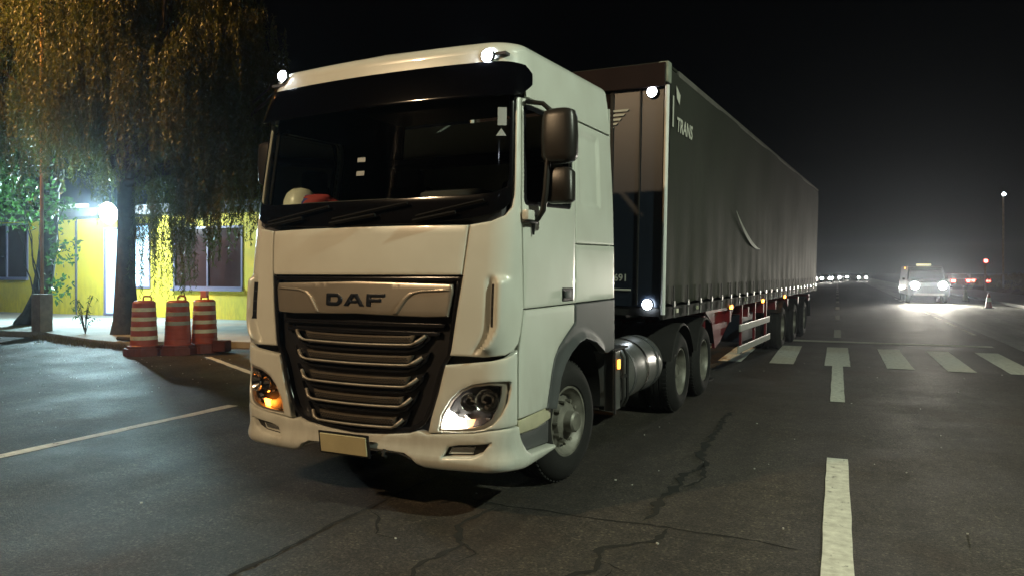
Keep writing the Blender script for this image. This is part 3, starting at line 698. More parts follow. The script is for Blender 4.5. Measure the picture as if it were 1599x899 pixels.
m_ = MB(); m_.box((0, 2.1, 2.0), (2.2, .26, .5), bev=.05); m_.box((0, 2.08, 2.85), (2.2, .3, .08), bev=.03); m_.build('bunk', M['fabric'], TR, True)
m_ = MB(); m_.box((0, 1.25, 3.29), (2.2, 1.9, .02)); m_.build('headliner', M['interior'], TR)
# chassis, engine bay, wells
m_ = MB(); m_.box((0, 1.15, .92), (1.1, 1.9, .9), bev=.05); m_.box((0, .35, .80), (1.7, .25, .75)); m_.box((0, .62, .52), (2.1, .5, .2)); m_.build('engine_bay', M['dirtblack'], TR)
m_ = MB()
for x in (-.43, .43): m_.box((x, 3.9, .92), (.09, 6.6, .28))
for y in (2.6, 3.5, 4.6, 5.5, 6.9): m_.box((0, y, .92), (.8, .12, .2))
m_.build('chassis_frame', M['dirtblack'], TR)
for sg in (1, -1):
    m_ = MB(); m_.lathe([(.60, sg*.62), (.60, sg*1.20)], 26, c=(0, 1.40, .62), axis='x', a0=-.05*PI, a1=1.05*PI); m_.lathe([(.60, sg*.62), (.0, sg*.62)], 26, c=(0, 1.40, .62), axis='x', a0=-.05*PI, a1=1.05*PI); m_.build('wheel_well', M['dirtblack'], TR, True)
    wheel(TR, sg*1.13, 1.36, sg, 'steer', steer=R(-7))
    for y in (4.85, 6.2): wheel(TR, sg*1.22, y, sg, 'drive', dual=True)
    # mudguards over the drive wheels
    for y in (4.85, 6.2):
        m_ = MB(); m_.lathe([(.60, sg*.62), (.60, sg*1.27), (.575, sg*1.28)], 24, c=(0, y, .5), axis='x', a0=.10*PI, a1=.90*PI); m_.build('mudguard', M['dirtblack'], TR, True)
m_ = MB(); m_.tube([(-1, 1.36, .5), (1, 1.36, .5)], .06, 10)
for y in (4.85, 6.2): m_.tube([(-1.1, y, .5), (1.1, y, .5)], .09, 12); m_.lathe([(0, -.2), (.17, -.1), (.2, 0), (.17, .1), (0, .2)], 20, c=(0, y, .5), axis='x')
m_.build('axle', M['dirtblack'], TR, True)
m_ = MB(); m_.box((0, 5.5, 1.16), (.9, .8, .10), bev=.02); m_.box((0, 4.2, 1.1), (1.0, 1.2, .03)); m_.build('fifth_wheel', M['dirtblack'], TR)
# fuel tank with straps
for sg in (1, -1):
    tk = MB(); tk.lathe([(0, 2.72), (.27, 2.72), (.305, 2.735), (.315, 2.77), (.315, 4.02), (.305, 4.055), (.27, 4.07), (0, 4.07)], 40, c=(sg*.92, 0, .69), axis='y'); to = fix_normals(tk.build('fuel_tank', M['alu'], TR, True, 30))
    for y in (2.98, 3.42, 3.86):
        m_ = MB(); m_.lathe([(.317, y-.035), (.323, y-.035), (.323, y+.035), (.317, y+.035)], 40, c=(sg*.92, 0, .69), axis='y'); m_.build('tank_strap', M['grey'] if y != 3.42 else M['chrome'], to, True)
    m_ = MB(); m_.lathe([(0, 0), (.05, 0), (.05, .04), (0, .05)], 16, c=(sg*.80, 3.2, 1.0), axis='z'); m_.build('filler_cap', M['black'], to, True)
    # step frame ahead of the tank
    sf = MB(); sf.box((sg*1.17, 2.42, .70), (.10, .20, .56), bev=.01); sfo = sf.build('side_step', M['alu'], TR)
    m_ = MB()
    for y in (2.54, 2.68): m_.tube([(sg*1.02, y, 1.0), (sg*1.20, y, .98), (sg*1.24, y, .90), (sg*1.24, y, .50), (sg*1.20, y, .42), (sg*1.0, y, .40)], .016, 8)
    m_.box((sg*1.235, 2.31, .70), (.012, .035, .60)); m_.box((sg*1.1, 2.5, 1.0), (.26, .46, .02)); m_.box((sg*1.23, 2.6, .72), (.02, .18, .03)); m_.build('step_frame', M['dirtblack'], sfo, True)
    m_ = MB(); m_.box((sg*1.245, 2.40, .86), (.02, .045, .09), bev=.006); m_.build('side_marker', M['amberdim'], TR)
# box behind the cab: air filter stack and lines
m_ = MB(); m_.box((0, 2.55, 1.15), (1.8, .3, .3)); m_.build('cab_suspension', M['dirtblack'], TR)
m_ = MB()
for x, c in ((-.2, 0), (-.05, 1), (.1, 2)):
    m_.tube([(x, 2.3, 1.9), (x+.05, 2.7, 1.5), (x+.1, 3.2, 1.35), (x+.12, 3.7, 1.55), (x+.1, 4.02, 1.75)], .014, 8)
m_.build('air_line', M['black'], TR, True)

# things resting on the dashboard
def on_truck(x, y, z):
    a = R(-2.72); return (-3.264+x*math.cos(a)-y*math.sin(a), 4.542+x*math.sin(a)+y*math.cos(a), z)
m_ = MB(); m_.lathe([(.15, 0), (.155, .006), (.13, .012), (.125, .05), (.105, .10), (.065, .135), (0, .15)], 28); hh_ = m_.build('hard_hat', M['hat'], None, True, 40)
hh_.scale = (1.12, 1.12, 1.12); hh_.location = on_truck(-.93, .46, 2.282); tag(hh_, 'pale hard hat lying on the dashboard behind the windscreen', 'hard hat')
for nm, x, mt, lb, wd in (('cloth', -.70, 'red_cloth', 'crumpled red cloth on the dashboard beside the hard hat', .15), ('cloth', -.80, 'blue_cloth', 'crumpled dark blue cloth tucked beside the hard hat on the dashboard', .10)):
    m_ = MB(); vs = []; n1 = 18
    for i in range(8):
        for k in range(n1):
            a = 2*PI*k/n1; r_ = wd*math.sin(PI*(i+.3)/15.5)*(1+.2*math.sin(3*a+i)+random.uniform(-.08, .08)); vs.append((r_*math.cos(a)*1.2, r_*math.sin(a)*.6, .085*(i/7)**.7*(1)*0+.085*math.cos(PI*(7-i)/14)*0+ .08*(1-(i/7)**2)))
    vs = vs[::-1]
    m_.add(vs, [(i*n1+k, i*n1+(k+1) % n1, (i+1)*n1+(k+1) % n1, (i+1)*n1+k) for i in range(7) for k in range(n1)])
    o = m_.build(nm, M[mt], None, True, 80); o.location = on_truck(x, .42, 2.30); tag(o, lb, 'cloth')

# ================================================================== SEMI-TRAILER
# local frame: x right (towards the lane line), y back, origin under the front centre
aT = R(23.69-28.5)                                                  # heading in the world
fc = Vector((math.cos(aT), math.sin(aT))); bk = Vector((-math.sin(aT), math.cos(aT)))
uF, dF = 1.789, 8.471; a0 = R(23.69)
corner = Vector((-dF*math.sin(a0)+uF*math.cos(a0), dF*math.cos(a0)+uF*math.sin(a0)))
org = corner-fc*1.385
TL = thing('semi_trailer', 'long dark curtain-sided trailer on maroon chassis coupled behind the white truck cab', 'trailer', (org.x, org.y, .027), aT)
TL.rotation_euler = (0, R(1.2), aT)
L_ = 15.1; HB, HT = 1.32, 4.12
# front wall
m_ = MB(); m_.box((0, .03, 2.70), (2.50, .06, 2.74)); fw = m_.build('front_wall', M['frontdark'], TL)
m_ = MB(); m_.box((-.3, -.004, 3.35), (1.8, .012, .95)); m_.build('upper_panel', M['frontwall'], fw)
m_ = MB(); m_.box((0, -.02, 3.985), (2.56, .10, .27), bev=.01); m_.build('header', M['frontwall'], fw)
for x in (.62, .60+.04, .98): 
    m_ = MB(); m_.box((x, -.012, 2.6), (.018, .02, 2.5)); m_.build('rib', M['dirtblack'], fw)
m_ = MB()
for k in range(6): m_.prism([(-.10+.02*k, 3.63-.05*k), (.22-.045*k, 3.63-.05*k), (.20-.045*k, 3.605-.05*k), (-.09+.02*k, 3.605-.05*k)], .0, .004, lambda x, y, z: (x+.62, -.016-z, y))
m_.build('winged_mark', M['lettering'], fw)
m_ = MB(); m_.box((-.28, -.2, 2.05), (1.15, .35, 1.5), bev=.03); m_.build('equipment_box', M['frontdark'], TL)
vs, fs = text_mesh('7691', .115, .002, sx=1.0)
m_ = MB(); m_.add([(x+.635, -.02, y+1.62) for x, y in vs], fs); m_.build('fleet_number', M['lettering'], fw)
m_ = MB(); m_.box((.70, -.01, 1.52), (.4, .012, .02)); m_.build('pale_strip', M['lettering'], fw)
# corner posts
for sg in (1, -1):
    m_ = MB(); m_.box((sg*1.275, .05, 2.72), (.05, .10, 2.72), bev=.01); m_.build('corner_post', M['dirtblack'], TL)
    m_ = MB(); m_.tube([(sg*1.300, -.035, 1.25), (sg*1.300, -.035, 3.86)], .027, 8); m_.build('post_edge', M['postwhite'], TL, True)
    m_ = MB(); m_.box((sg*1.25, .03, 4.02), (.12, .14, .24), bev=.015); m_.build('corner_casting', M['reflgrey'], TL)
    m_ = MB(); m_.box((sg*1.26, L_/2+.2, 4.10), (.07, L_-.5, .07), bev=.012); m_.build('top_rail', M['steel'], TL)
    # curtain with shallow folds between the straps
    m_ = MB(); ny, nz = 180, 24; vs = []
    for i in range(ny+1):
        y = .12+(L_-.2)*i/ny
        for k in range(nz+1):
            z = 1.36+(4.08-1.36)*k/nz; q = k/nz
            x = 1.292+.005*math.sin(y*2*PI/.62+math.sin(y)*.8)*(1-q)**3+.006*math.sin(y*1.7+z*2.1)+.002*math.sin(y*3.1-z*2)
            if k == 0: z += .012*math.sin(y*2*PI/.62)
            vs.append((sg*x, y, z))
    m_.add(vs, [(i*(nz+1)+k, (i+1)*(nz+1)+k, (i+1)*(nz+1)+k+1, i*(nz+1)+k+1) for i in range(ny) for k in range(nz)]); cu = m_.build('curtain', M['curtain'], TL, True, 80)
    for i in range(24):
        y = .35+i*.62
        m_ = MB(); m_.box((sg*1.312, y, 1.40), (.008, .045, .34)); sb = m_.build('strap', M['dirtblack'], cu)
        m_ = MB(); m_.box((sg*1.322, y, 1.36), (.014, .055, .07), bev=.004); m_.tube([(sg*1.32, y, 1.30), (sg*1.318, y, 1.20)], .008, 6); m_.build('buckle', M['alu'], sb)
    m_ = MB(); m_.box((sg*1.27, L_/2, 1.26), (.05, L_, .14), bev=.008); m_.build('side_rail', M['dirtblack'], TL)
    m_ = MB()
    for y in (1.2, 1.6): pass
    # lamps along the side
    for y in (3.55, 6.3, 9.0):
        m_ = MB(); m_.box((sg*1.305, y, 1.19), (.03, .09, .06), bev=.008); m_.build('side_marker', M['amber'], TL)
    for y in (.55, 1.5, 4.7, 11.5):
        m_ = MB(); m_.box((sg*1.30, y, 1.27), (.012, .10, .05), bev=.004); m_.build('reflector', M['reflective'], TL)
    # under-run guard: two pale rails on dark hangers
    gu = MB(); gu.box((sg*1.22, 6.1, .78), (.03, 2.9, .12), bev=.008); gu.box((sg*1.22, 6.1, .42), (.03, 3.1, .12), bev=.008); go = gu.build('side_guard', M['carwhite'], TL)
    for y in (4.9, 6.1, 7.3): MB().box((sg*1.19, y, .78), (.04, .06, .9)).build('guard_hanger', M['maroon'], go)
    lg = MB(); lg.box((sg*.95, 3.3, .78), (.13, .15, .95), bev=.01); lg.box((sg*.95, 3.3, .16), (.09, .11, .4)); lo_ = lg.build('landing_leg', M['maroon'], TL)
    m_ = MB(); m_.box((sg*.95, 3.3, .06), (.26, .30, .03)); m_.build('foot', M['dirtblack'], lo_)
    m_ = MB(); m_.prism([(2.6, 1.18), (4.7, 1.18), (4.4, .95), (3.6, .62), (3.3, .55), (3.1, .95)], sg*1.10-.02, sg*1.10+.02, lambda a, b, c: (c, a, b)); m_.build('gusset', M['maroon'], TL)
    for y in (9.3, 11.15, 13.0):
        wheel(TL, sg*1.20, y, sg, 'drive', dual=True)
        m_ = MB(); m_.lathe([(.58, sg*.6), (.58, sg*1.26)], 16, c=(0, y, .5), axis='x', a0=.2*PI, a1=.8*PI); m_.build('mudguard', M['dirtblack'], TL, True)
    m_ = MB(); m_.box((sg*.9, L_-.1, .75), (.5, .012, .6)); m_.build('mud_flap', M['rubber'], TL)
m_ = MB(); m_.box((0, L_/2, 4.13), (2.54, L_, .03)); m_.build('roof', M['curtain'], TL)
m_ = MB(); m_.box((0, L_/2, 1.27), (2.5, L_-.04, .10)); m_.build('deck', M['dirtblack'], TL)
m_ = MB(); m_.box((0, L_-.03, 2.72), (2.54, .05, 2.74)); m_.build('rear_door', M['frontdark'], TL)
m_ = MB()
for x in (-.45, .45): m_.box((x, 8.2, 1.02), (.12, 12.6, .40))
for y in (2.3, 4, 5.5, 7, 8.5, 10.2, 12, 14.2): m_.box((0, y, 1.02), (2.4, .10, .18))
m_.build('chassis_beam', M['maroon'], TL)
m_ = MB()
for y in (9.3, 11.15, 13.0): m_.tube([(-1.1, y, .5), (1.1, y, .5)], .07, 10)
m_.build('axle', M['dirtblack'], TL, True)
m_ = MB(); m_.box((.85, 5.9, .72), (.5, 1.2, .5), bev=.02); m_.build('tool_box', M['frontdark'], TL)
# corner lamps
for z in (3.80, 1.36):
    m_ = MB(); m_.lathe([(0, -.02), (.04, -.016), (.058, -.002), (.06, .02)], 18, axis='y'); q = m_.build('corner_lamp', M['cornerwhite'], TL, True); q.location = (1.12, -.06 if z < 3 else -.04, z)
    m_ = MB(); m_.lathe([(.06, .0), (.07, .0), (.072, .04)], 18, axis='y'); m_.build('lamp_ring', M['black'], q, True)
# lettering on the curtain
def on_curtain(name, vs, fs, mtl=None):
    m_ = MB(); m_.add([(1.3165+.0*x, x, y) for x, y in vs], fs); return m_.build(name, mtl or M['lettering'], TL)
vs, fs = text_mesh('TRANS', .235, .006, .12, .95)
on_curtain('curtain_lettering', [(x+.32, y+3.40) for x, y in vs], fs)
on_curtain('curtain_lettering', [(.14, 3.42), (.19, 3.42), (.19, 3.78), (.14, 3.78)], [(0, 1, 2, 3)])
on_curtain('curtain_mark', [(.27, 3.92), (.45, 3.84), (.42, 3.72), (.30, 3.78)], [(0, 1, 2, 3)])
sw = []
for i in range(21):
    u = i/20; y = 3.75+u*2.1; z = 2.70-.55*math.sin(u*PI/2)**.9; wd = .005+.035*math.sin(PI*min(1, u*1.05)); sw += [(y, z+wd), (y-.02, z-wd)]
on_curtain('curtain_swoosh', sw, [(2*i, 2*i+1, 2*i+3, 2*i+2) for i in range(20)], M['reflgrey'])

# ================================================================== BUILDING
BW = thing('yellow_building', 'low yellow office building with dark windows and flat eave behind the roadside trees', 'building', (-24, 19, .14))
def bq(x0, x1, z0, z1, y0=0, y1=.25): return ((x0+x1)/2+24, (y0+y1)/2, (z0+z1)/2-.14), (x1-x0, y1-y0, z1-z0)
ops = [(-33.0, -29.02, 1.46, 3.65), (-24.75, -23.85, .16, 3.35), (-23.26, -22.37, 1.15, 3.45), (-21.25, -18.11, 1.17, 3.28), (-17.0, -14.0, 1.17, 3.28)]
m_ = MB(); xs = [-36]
segs = []; x = -36.0
for (a, b, c, d) in ops:
    m_.box(*bq(x, a, .14, 3.7))
    if c > .2: m_.box(*bq(a, b, .14, c))
    m_.box(*bq(a, b, d, 3.7)); x = b
m_.box(*bq(x, -10, .14, 3.7)); m_.build('wall', M['yellow'], BW)
m_ = MB(); m_.box(*bq(-36.3, -9.7, 3.70, 4.02, -.9, 6), bev=.02); rfb = m_.build('roof', M['eave'], BW)
m_ = MB(); m_.box(*bq(-36, -10, .14, 3.7, 5.5, 5.7)); m_.build('back_wall', M['eave'], BW)
m_ = MB(); m_.box(*bq(-36, -10, .16, .2, .25, 5.5)); m_.build('floor', M['eave'], BW)
for i, (a, b, c, d) in enumerate(ops):
    fr = MB(); t_ = .07
    fr.box(*bq(a, b, c, c+t_, -.04, .1)); fr.box(*bq(a, b, d-t_, d, -.03, .1)); fr.box(*bq(a, a+t_, c+t_, d-t_, -.03, .1)); fr.box(*bq(b-t_, b, c+t_, d-t_, -.03, .1))
    nm = max(1, int((b-a)/1.3+.3))
    for k in range(1, nm): xx = a+(b-a)*k/nm; fr.box(*bq(xx-.03, xx+.03, c+t_, d-t_, -.02, .08))
    if i == 0: fr.box(*bq(a, b, c-.05, c, -.1, .0))
    f_ = fr.build('window' if c > .2 else 'door', M['winframe'], BW)
    p_ = MB(); p_.box(*bq(a+t_, b-t_, c+t_, d-t_, .03, .045)); p_.build('pane', M['litpane'] if i in (1, 2) else M['winglass'], f_)
    if i > 2: s2 = MB(); s2.box(*bq(a-.05, b+.05, c-.08, c-.0, -.12, -.04)); s2.build('sill', M['winframe'], f_)
m_ = MB()
for x in (-26.22, -27.9): m_.box(*bq(x-.02, x+.02, .14, 3.7, -.03, -.002))
m_.tube([(-26.22+24, -.05, .1), (-26.22+24, -.05, 3.5)], .03, 8); m_.build('downpipe', M['eave'], BW, True)
m_ = MB(); m_.box(*bq(-26.3, -24.9, 4.02, 4.2, -.7, -.5), bev=.01); m_.build('roof_fitting', M['litter'], BW)
# wall floodlight
fl = thing('floodlight', 'glaring white floodlight fixed under the eave of the yellow building', 'floodlight', (-22.75, 17.65, 3.74))
m_ = MB(); m_.lathe([(0, .14), (.22, .12), (.36, .02), (.38, -.05), (.355, -.05), (.34, .0)], 28, axis='y'); q = m_.build('housing', M['steel'], fl, True); q.rotation_euler = (R(12), 0, R(10))
m_ = MB(); m_.lathe([(0, -.06), (.22, -.05), (.34, -.02)], 28, axis='y'); q = m_.build('lens', emitmat('flood_lens', (.78, .93, 1), 90), fl, True); q.rotation_euler = (R(12), 0, R(10))
m_ = MB(); m_.tube([(0, .1, 0), (0, .35, .05), (0, .6, -.05)], .02, 8); m_.build('bracket', M['steel'], fl)
def spot(parent, loc, target, power, col, size=120, rad=.15, blend=.6):
    l = bpy.data.lights.new('lamp_light', 'SPOT'); l.energy = power; l.color = col; l.spot_size = R(size); l.spot_blend = blend; l.shadow_soft_size = rad
    o = bpy.data.objects.new('lamp_light', l); COL.objects.link(o); o.parent = parent; o.location = loc
    d = Vector(target)-Vector(loc); o.rotation_euler = d.to_track_quat('-Z', 'Y').to_euler(); return o
spot(fl, (0, -.20, -.06), (3.2, -9, -3.6), 2600, (.48, .88, .95), 168, .15, .3)
plight_ = None
def plight(parent, loc, power, col, rad=.05):
    l = bpy.data.lights.new('lamp_light', 'POINT'); l.energy = power; l.color = col; l.shadow_soft_size = rad
    o = bpy.data.objects.new('lamp_light', l); COL.objects.link(o); o.parent = parent; o.location = loc; return o

plight(fl, (.1, -.75, -.05), 1700, (.75, .93, 1), .12)
# ================================================================== STREET LAMPS (light the cab; stand behind the camera)
def street_lamp(x, y, rz, h, col, power, label, es=40, target=None, cone=165):
    t = thing('street_lamp', label, 'street lamp', (x, y, 0), rz, 'street lamps along the road')
    m_ = MB(); m_.tube([(0, 0, 0), (0, 0, h*.5), (0, 0, h)], [.10, .08, .06], 12); m_.lathe([(.18, 0), (.18, .03), (.11, .06), (.10, .3)], 16); m_.build('pole', M['dirtblack'], t, True)
    m_ = MB(); m_.tube([(0, 0, h-.1), (0, .6, h+.25), (0, 1.6, h+.4)], .035, 8); m_.build('arm', M['steel'], t, True)
    m_ = MB(); m_.box((0, 1.9, h+.40), (.30, .75, .14), bev=.05); hd = m_.build('lamp_head', M['eave'], t, True)
    m_ = MB(); m_.box((0, 1.9, h+.32), (.22, .55, .03), bev=.01); m_.build('lamp_lens', emitmat('street_lens', col, es), hd)
    tg = target or (0, 3.0, 0)
    spot(t, (0, 1.9, h+.28), tg, power, col, cone, .18, .5)
    return t
street_lamp(-9.6, -4.2, R(-60), 8.2, (1, .70, .40), 4400, 'tall street lamp with warm orange light left of the road')
street_lamp(9.4, 3.2, R(80), 8.2, (.88, 1, .78), 5600, 'tall street lamp with pale greenish light right of the road')
tl_ = street_lamp(-22.5, 5.5, R(-15), 12.5, (1, .50, .14), 19000, 'tall street lamp with deep orange light beside the trees on the left', target=(3.2, 9.5, 11.0), cone=105)

# ================================================================== POLE, DRUMS
tp_ = thing('slender_pole', 'thin tall pole rising from a square concrete footing on the left kerb', 'pole', (-19.75, 13.3, .14))
m_ = MB(); m_.box((0, 0, .50), (.36, .36, 1.0), bev=.015); m_.build('footing', M['footing'], tp_)
m_ = MB(); m_.tube([(0, 0, 1.0), (-.02, 0, 6), (0, 0, 12)], .045, 10); m_.build('pole_tube', mat('orange_lit_pole', (.34, .20, .08), .6, var=.5, scale=2), tp_, True)  # orange lamplight on the tube is put into its base colour
def drum(x, y, rz, label, bands, handle_x=.1, tilt=0, dirty=False):
    t = thing('traffic_drum', label, 'traffic drum', (x, y, 0), rz, 'striped traffic drums by the kerb')
    t.rotation_euler = (0, tilt, rz); t.scale = (.86, .86, 1)
    prof = [(.0, .16), (.335, .16), (.335, .20), (.31, .22)]
    z = .22; r_ = .31; bandz = []
    steps = 9; h0, h1 = .22, 1.10
    for k in range(steps):
        za = h0+(h1-h0)*k/steps; zb = h0+(h1-h0)*(k+1)/steps; ra = .31-.055*k/steps
        prof += [(ra, za+.006), (ra-.004, zb-.006), (ra-.010, zb)]; bandz.append((za, zb, ra))
    prof += [(.24, 1.115), (.20, 1.135), (.0, 1.14)]
    m_ = MB(); m_.lathe(prof, 36); b = fix_normals(m_.build('body', M['orange'], t, True, 40))
    for k in bands:
        za, zb, ra = bandz[k]
        m_ = MB(); m_.lathe([(ra+.003, za+.010), (ra+.0035, (za+zb)/2), (ra+.001, zb-.010)], 36); m_.build('reflective_band', M['reflgrey'] if dirty else M['reflective'], b, True)
    m_ = MB(); m_.tube([(handle_x-.10, 0, 1.12), (handle_x-.10, 0, 1.20), (handle_x-.07, 0, 1.225), (handle_x+.07, 0, 1.225), (handle_x+.10, 0, 1.20), (handle_x+.10, 0, 1.12)], .020, 8); m_.build('handle', M['orange'], t, True)
    m_ = MB()
    sqp = [(.46*math.cos(a)*(1 if True else 0), .46*math.sin(a)) for a in np.linspace(PI/8, 2*PI+PI/8, 8, False)]
    m_.prism(sqp, .0, .15); m_.prism([(a*.86, b_*.86) for a, b_ in sqp], .15, .20); m_.build('rubber_base', M['dirtyorange'], t)
    return t
drum(-13.32, 11.15, .35, 'orange traffic drum with four clean pale stripes, nearest to the left tree trunk', (1, 3, 5, 7), .08)
drum(-12.80, 11.55, .3, 'orange traffic drum with plain lower half and worn grey stripes, middle of the three', (4, 6, 8), .1, dirty=True)
d3 = drum(-12.62, 12.1, .2, 'orange traffic drum with a small lamp block on top, closest to the truck', (2, 4, 6, 8), 0)
m_ = MB(); m_.box((.0, 0, 1.25), (.17, .12, .15), bev=.015); m_.build('lamp_block', mat('pinkish_lamp', (.7, .25, .2), .4), d3)
m_ = MB(); m_.box((.56, -.1, .15), (.35, .3, .24), bev=.03); m_.build('ballast_block', M['dirtyorange'], d3)
bar_ = MB(); bar_.tube([(-15.3, 12.1, .20), (-14.3, 12.0, .20)], .05, 6); tag(bar_.build('fallen_branch', M['bark'], None, True), 'dark piece of branch lying on the kerb behind the striped drums', 'branch')

# ================================================================== TREES
def limb(mb, p0, p1, r0, r1, n=7, wob=.15):
    p0 = Vector(p0); p1 = Vector(p1); pts = []; rs = []
    for i in range(n+1):
        u = i/n; p = p0.lerp(p1, u)
        if 0 < i < n: p += Vector((random.uniform(-1, 1), random.uniform(-1, 1), random.uniform(-.5, .5)))*wob
        pts.append(p); rs.append(r0+(r1-r0)*u)
    mb.tube(pts, rs, 9); return pts
def leaves(name, P, D, ln, wd, material, parent):
    """P base points, D unit directions; one folded blade per leaf"""
    if parent is not None:                                          # a natural opening in the foliage where the floodlight shines through
        Wd = P+np.array(parent.location); g = ((Wd[:, 0]+18.05)/.55)**2+((Wd[:, 2]-3.3)/.75)**2 > 1
        P = P[g]; D = D[g]
    n = len(P); rnd = rng.normal(size=(n, 3)); sdir = np.cross(D, rnd); sdir /= np.linalg.norm(sdir, axis=1, keepdims=True)+1e-9
    ln = ln*(.6+.8*rng.random((n, 1))); wd_ = wd*(.7+.6*rng.random((n, 1)))
    a = P; b = P+D*ln*.45+sdir*wd_; c = P+D*ln; d = P+D*ln*.45-sdir*wd_
    V = np.stack([a, b, c, d], 1).reshape(-1, 3).astype(np.float32)
    me = bpy.data.meshes.new(name); me.vertices.add(4*n); me.vertices.foreach_set('co', V.ravel())
    me.loops.add(4*n); me.loops.foreach_set('vertex_index', np.arange(4*n, dtype=np.int32))
    me.polygons.add(n); me.polygons.foreach_set('loop_start', np.arange(0, 4*n, 4, dtype=np.int32)); me.polygons.foreach_set('loop_total', np.full(n, 4, np.int32))
    me.update(calc_edges=True); me.materials.append(material)
    o = bpy.data.objects.new(name, me); COL.objects.link(o); o.parent = parent; return o
def strands(anchors, lens, per=.05, sway=.25):
    P = []; D = []
    for (a, L) in zip(anchors, lens):
        n = int(L/per); az = rng.random()*6.28; sw_ = sway*rng.random()
        t = np.linspace(0, 1, n)[:, None]
        arch = np.array([math.cos(az), math.sin(az), 0])
        p = a+arch*(sw_*np.sqrt(t)*1.0)*L*.5+np.array([0, 0, -1])*(t**1.15)*L
        p += np.cumsum(rng.normal(size=(n, 3))*.008, 0)
        for rep in range(2):
            d = np.tile(np.array([0, 0, -1.0]), (n, 1))+rng.normal(size=(n, 3))*.55; d /= np.linalg.norm(d, axis=1, keepdims=True); P.append(p); D.append(d)
    return np.concatenate(P), np.concatenate(D)
def weeping(base, top, label, blobs, nst, lmin, lmax, trunk_r, trunk_pts, floor=1.8):
    t = thing('weeping_tree', label, 'tree', base)
    mb = MB(); b = Vector((0, 0, 0))
    tp = [Vector(p) for p in trunk_pts]
    mb.tube(tp, [trunk_r*(1.45 if i == 0 else 1.12 if i == 1 else 1-.35*i/len(tp)) for i in range(len(tp))], 14)
    head = tp[-1]
    for c, r_, wt in blobs:
        pts = limb(mb, head, c, trunk_r*.55, .05, 8, .18)
        for k in range(4):
            v = Vector((random.uniform(-1, 1), random.uniform(-1, 1), random.uniform(-.2, .8)))*r_; limb(mb, pts[5], Vector(c)+v*.8, .06, .015, 5, .1)
    tr = mb.build('trunk', M['bark'], t, True, 70)
    A = []; Ls = []
    tw = sum(w_ for *_, w_ in blobs)
    for c, r_, wt in blobs:
        n = int(nst*wt/tw); v = rng.normal(size=(n, 3)); v /= np.linalg.norm(v, axis=1, keepdims=True); v[:, 2] = np.abs(v[:, 2])*.7-.15
        # clumped anchors leave gaps
        cl = rng.integers(0, max(3, n//16), n); cc = rng.normal(size=(max(3, n//16), 3)); cc /= np.linalg.norm(cc, axis=1, keepdims=True); cc[:, 2] = np.abs(cc[:, 2])*.8-.1
        v = cc[cl]*.85+rng.normal(size=(n, 3))*.14
        A.append(np.array(c)+v*r_*np.array([1, 1, .8])); Ls.append(lmin+(lmax-lmin)*rng.random(n)**1.3)
    A = np.concatenate(A); Ls = np.concatenate(Ls)
    Ls = np.minimum(Ls, np.maximum(A[:, 2]-floor*(.75+.5*rng.random(len(A))), .4))
    P, D = strands(A, Ls)
    leaves('crown', P, D, .11, .015, M['leaf'], t)
    # the thin hanging twigs
    return t
weeping((-16.9, 13.6, .14), 0, 'large weeping tree with a straight dark trunk rising just behind the striped drums', [((.2, .3, 6.6), 2.2, 3), ((2.4, -.2, 6.3), 1.9, 2.6), ((-1.8, .2, 6.2), 1.8, 2), ((1.4, .2, 8.6), 2.2, 2.6), ((-1.0, 0, 8.6), 2.1, 2), ((3.0, .8, 4.9), 1.3, 1.6), ((1.3, .5, 4.4), 1.2, 1.1), ((3.3, .2, 7.2), 1.4, 1.5), ((4.9, .6, 5.3), 1.5, 1.6), ((-.2, 0, 10.6), 2.4, 2)], 4300, .6, 2.8, .28, [(0, 0, -.1), (.0, 0, .35), (-.03, 0, 1.4), (.02, 0, 2.6), (0, 0, 3.9)], 1.9)
weeping((-22.3, 14.9, .14), 0, 'leaning tree with a thick bent trunk at the left edge, beside the slender pole', [((.9, 0, 6.4), 1.9, 2), ((-1.8, 0, 6.2), 2.2, 2), ((-.4, 0, 8.4), 2.6, 3), ((2.0, .2, 8.3), 1.8, 1.6), ((-3, 0, 8.2), 2.2, 1.6), ((.2, 0, 10.4), 2.6, 2)], 2200, .5, 2.0, .30, [(-.45, 0, -.1), (-.2, 0, .25), (.15, 0, .9), (.35, 0, 1.8), (.5, 0, 2.8), (.6, 0, 4.0)], 3.2)
# long hanging shoots close to the trunk
vt = thing('hanging_vine', 'slender green hanging shoots trailing in front of the yellow wall right of the dark trunk', 'vine', (-16.5, 13.9, .14))
A = np.stack([rng.uniform(-.45, 1.6, 90), rng.uniform(-.4, .4, 90), rng.uniform(2.6, 3.9, 90)], 1); Ls = rng.uniform(.8, 2.3, 90); Ls = np.minimum(Ls, A[:, 2]-.9)
P, D = strands(A, Ls, .045, .3); leaves('foliage', P, D, .13, .009, M['leaf'], vt)
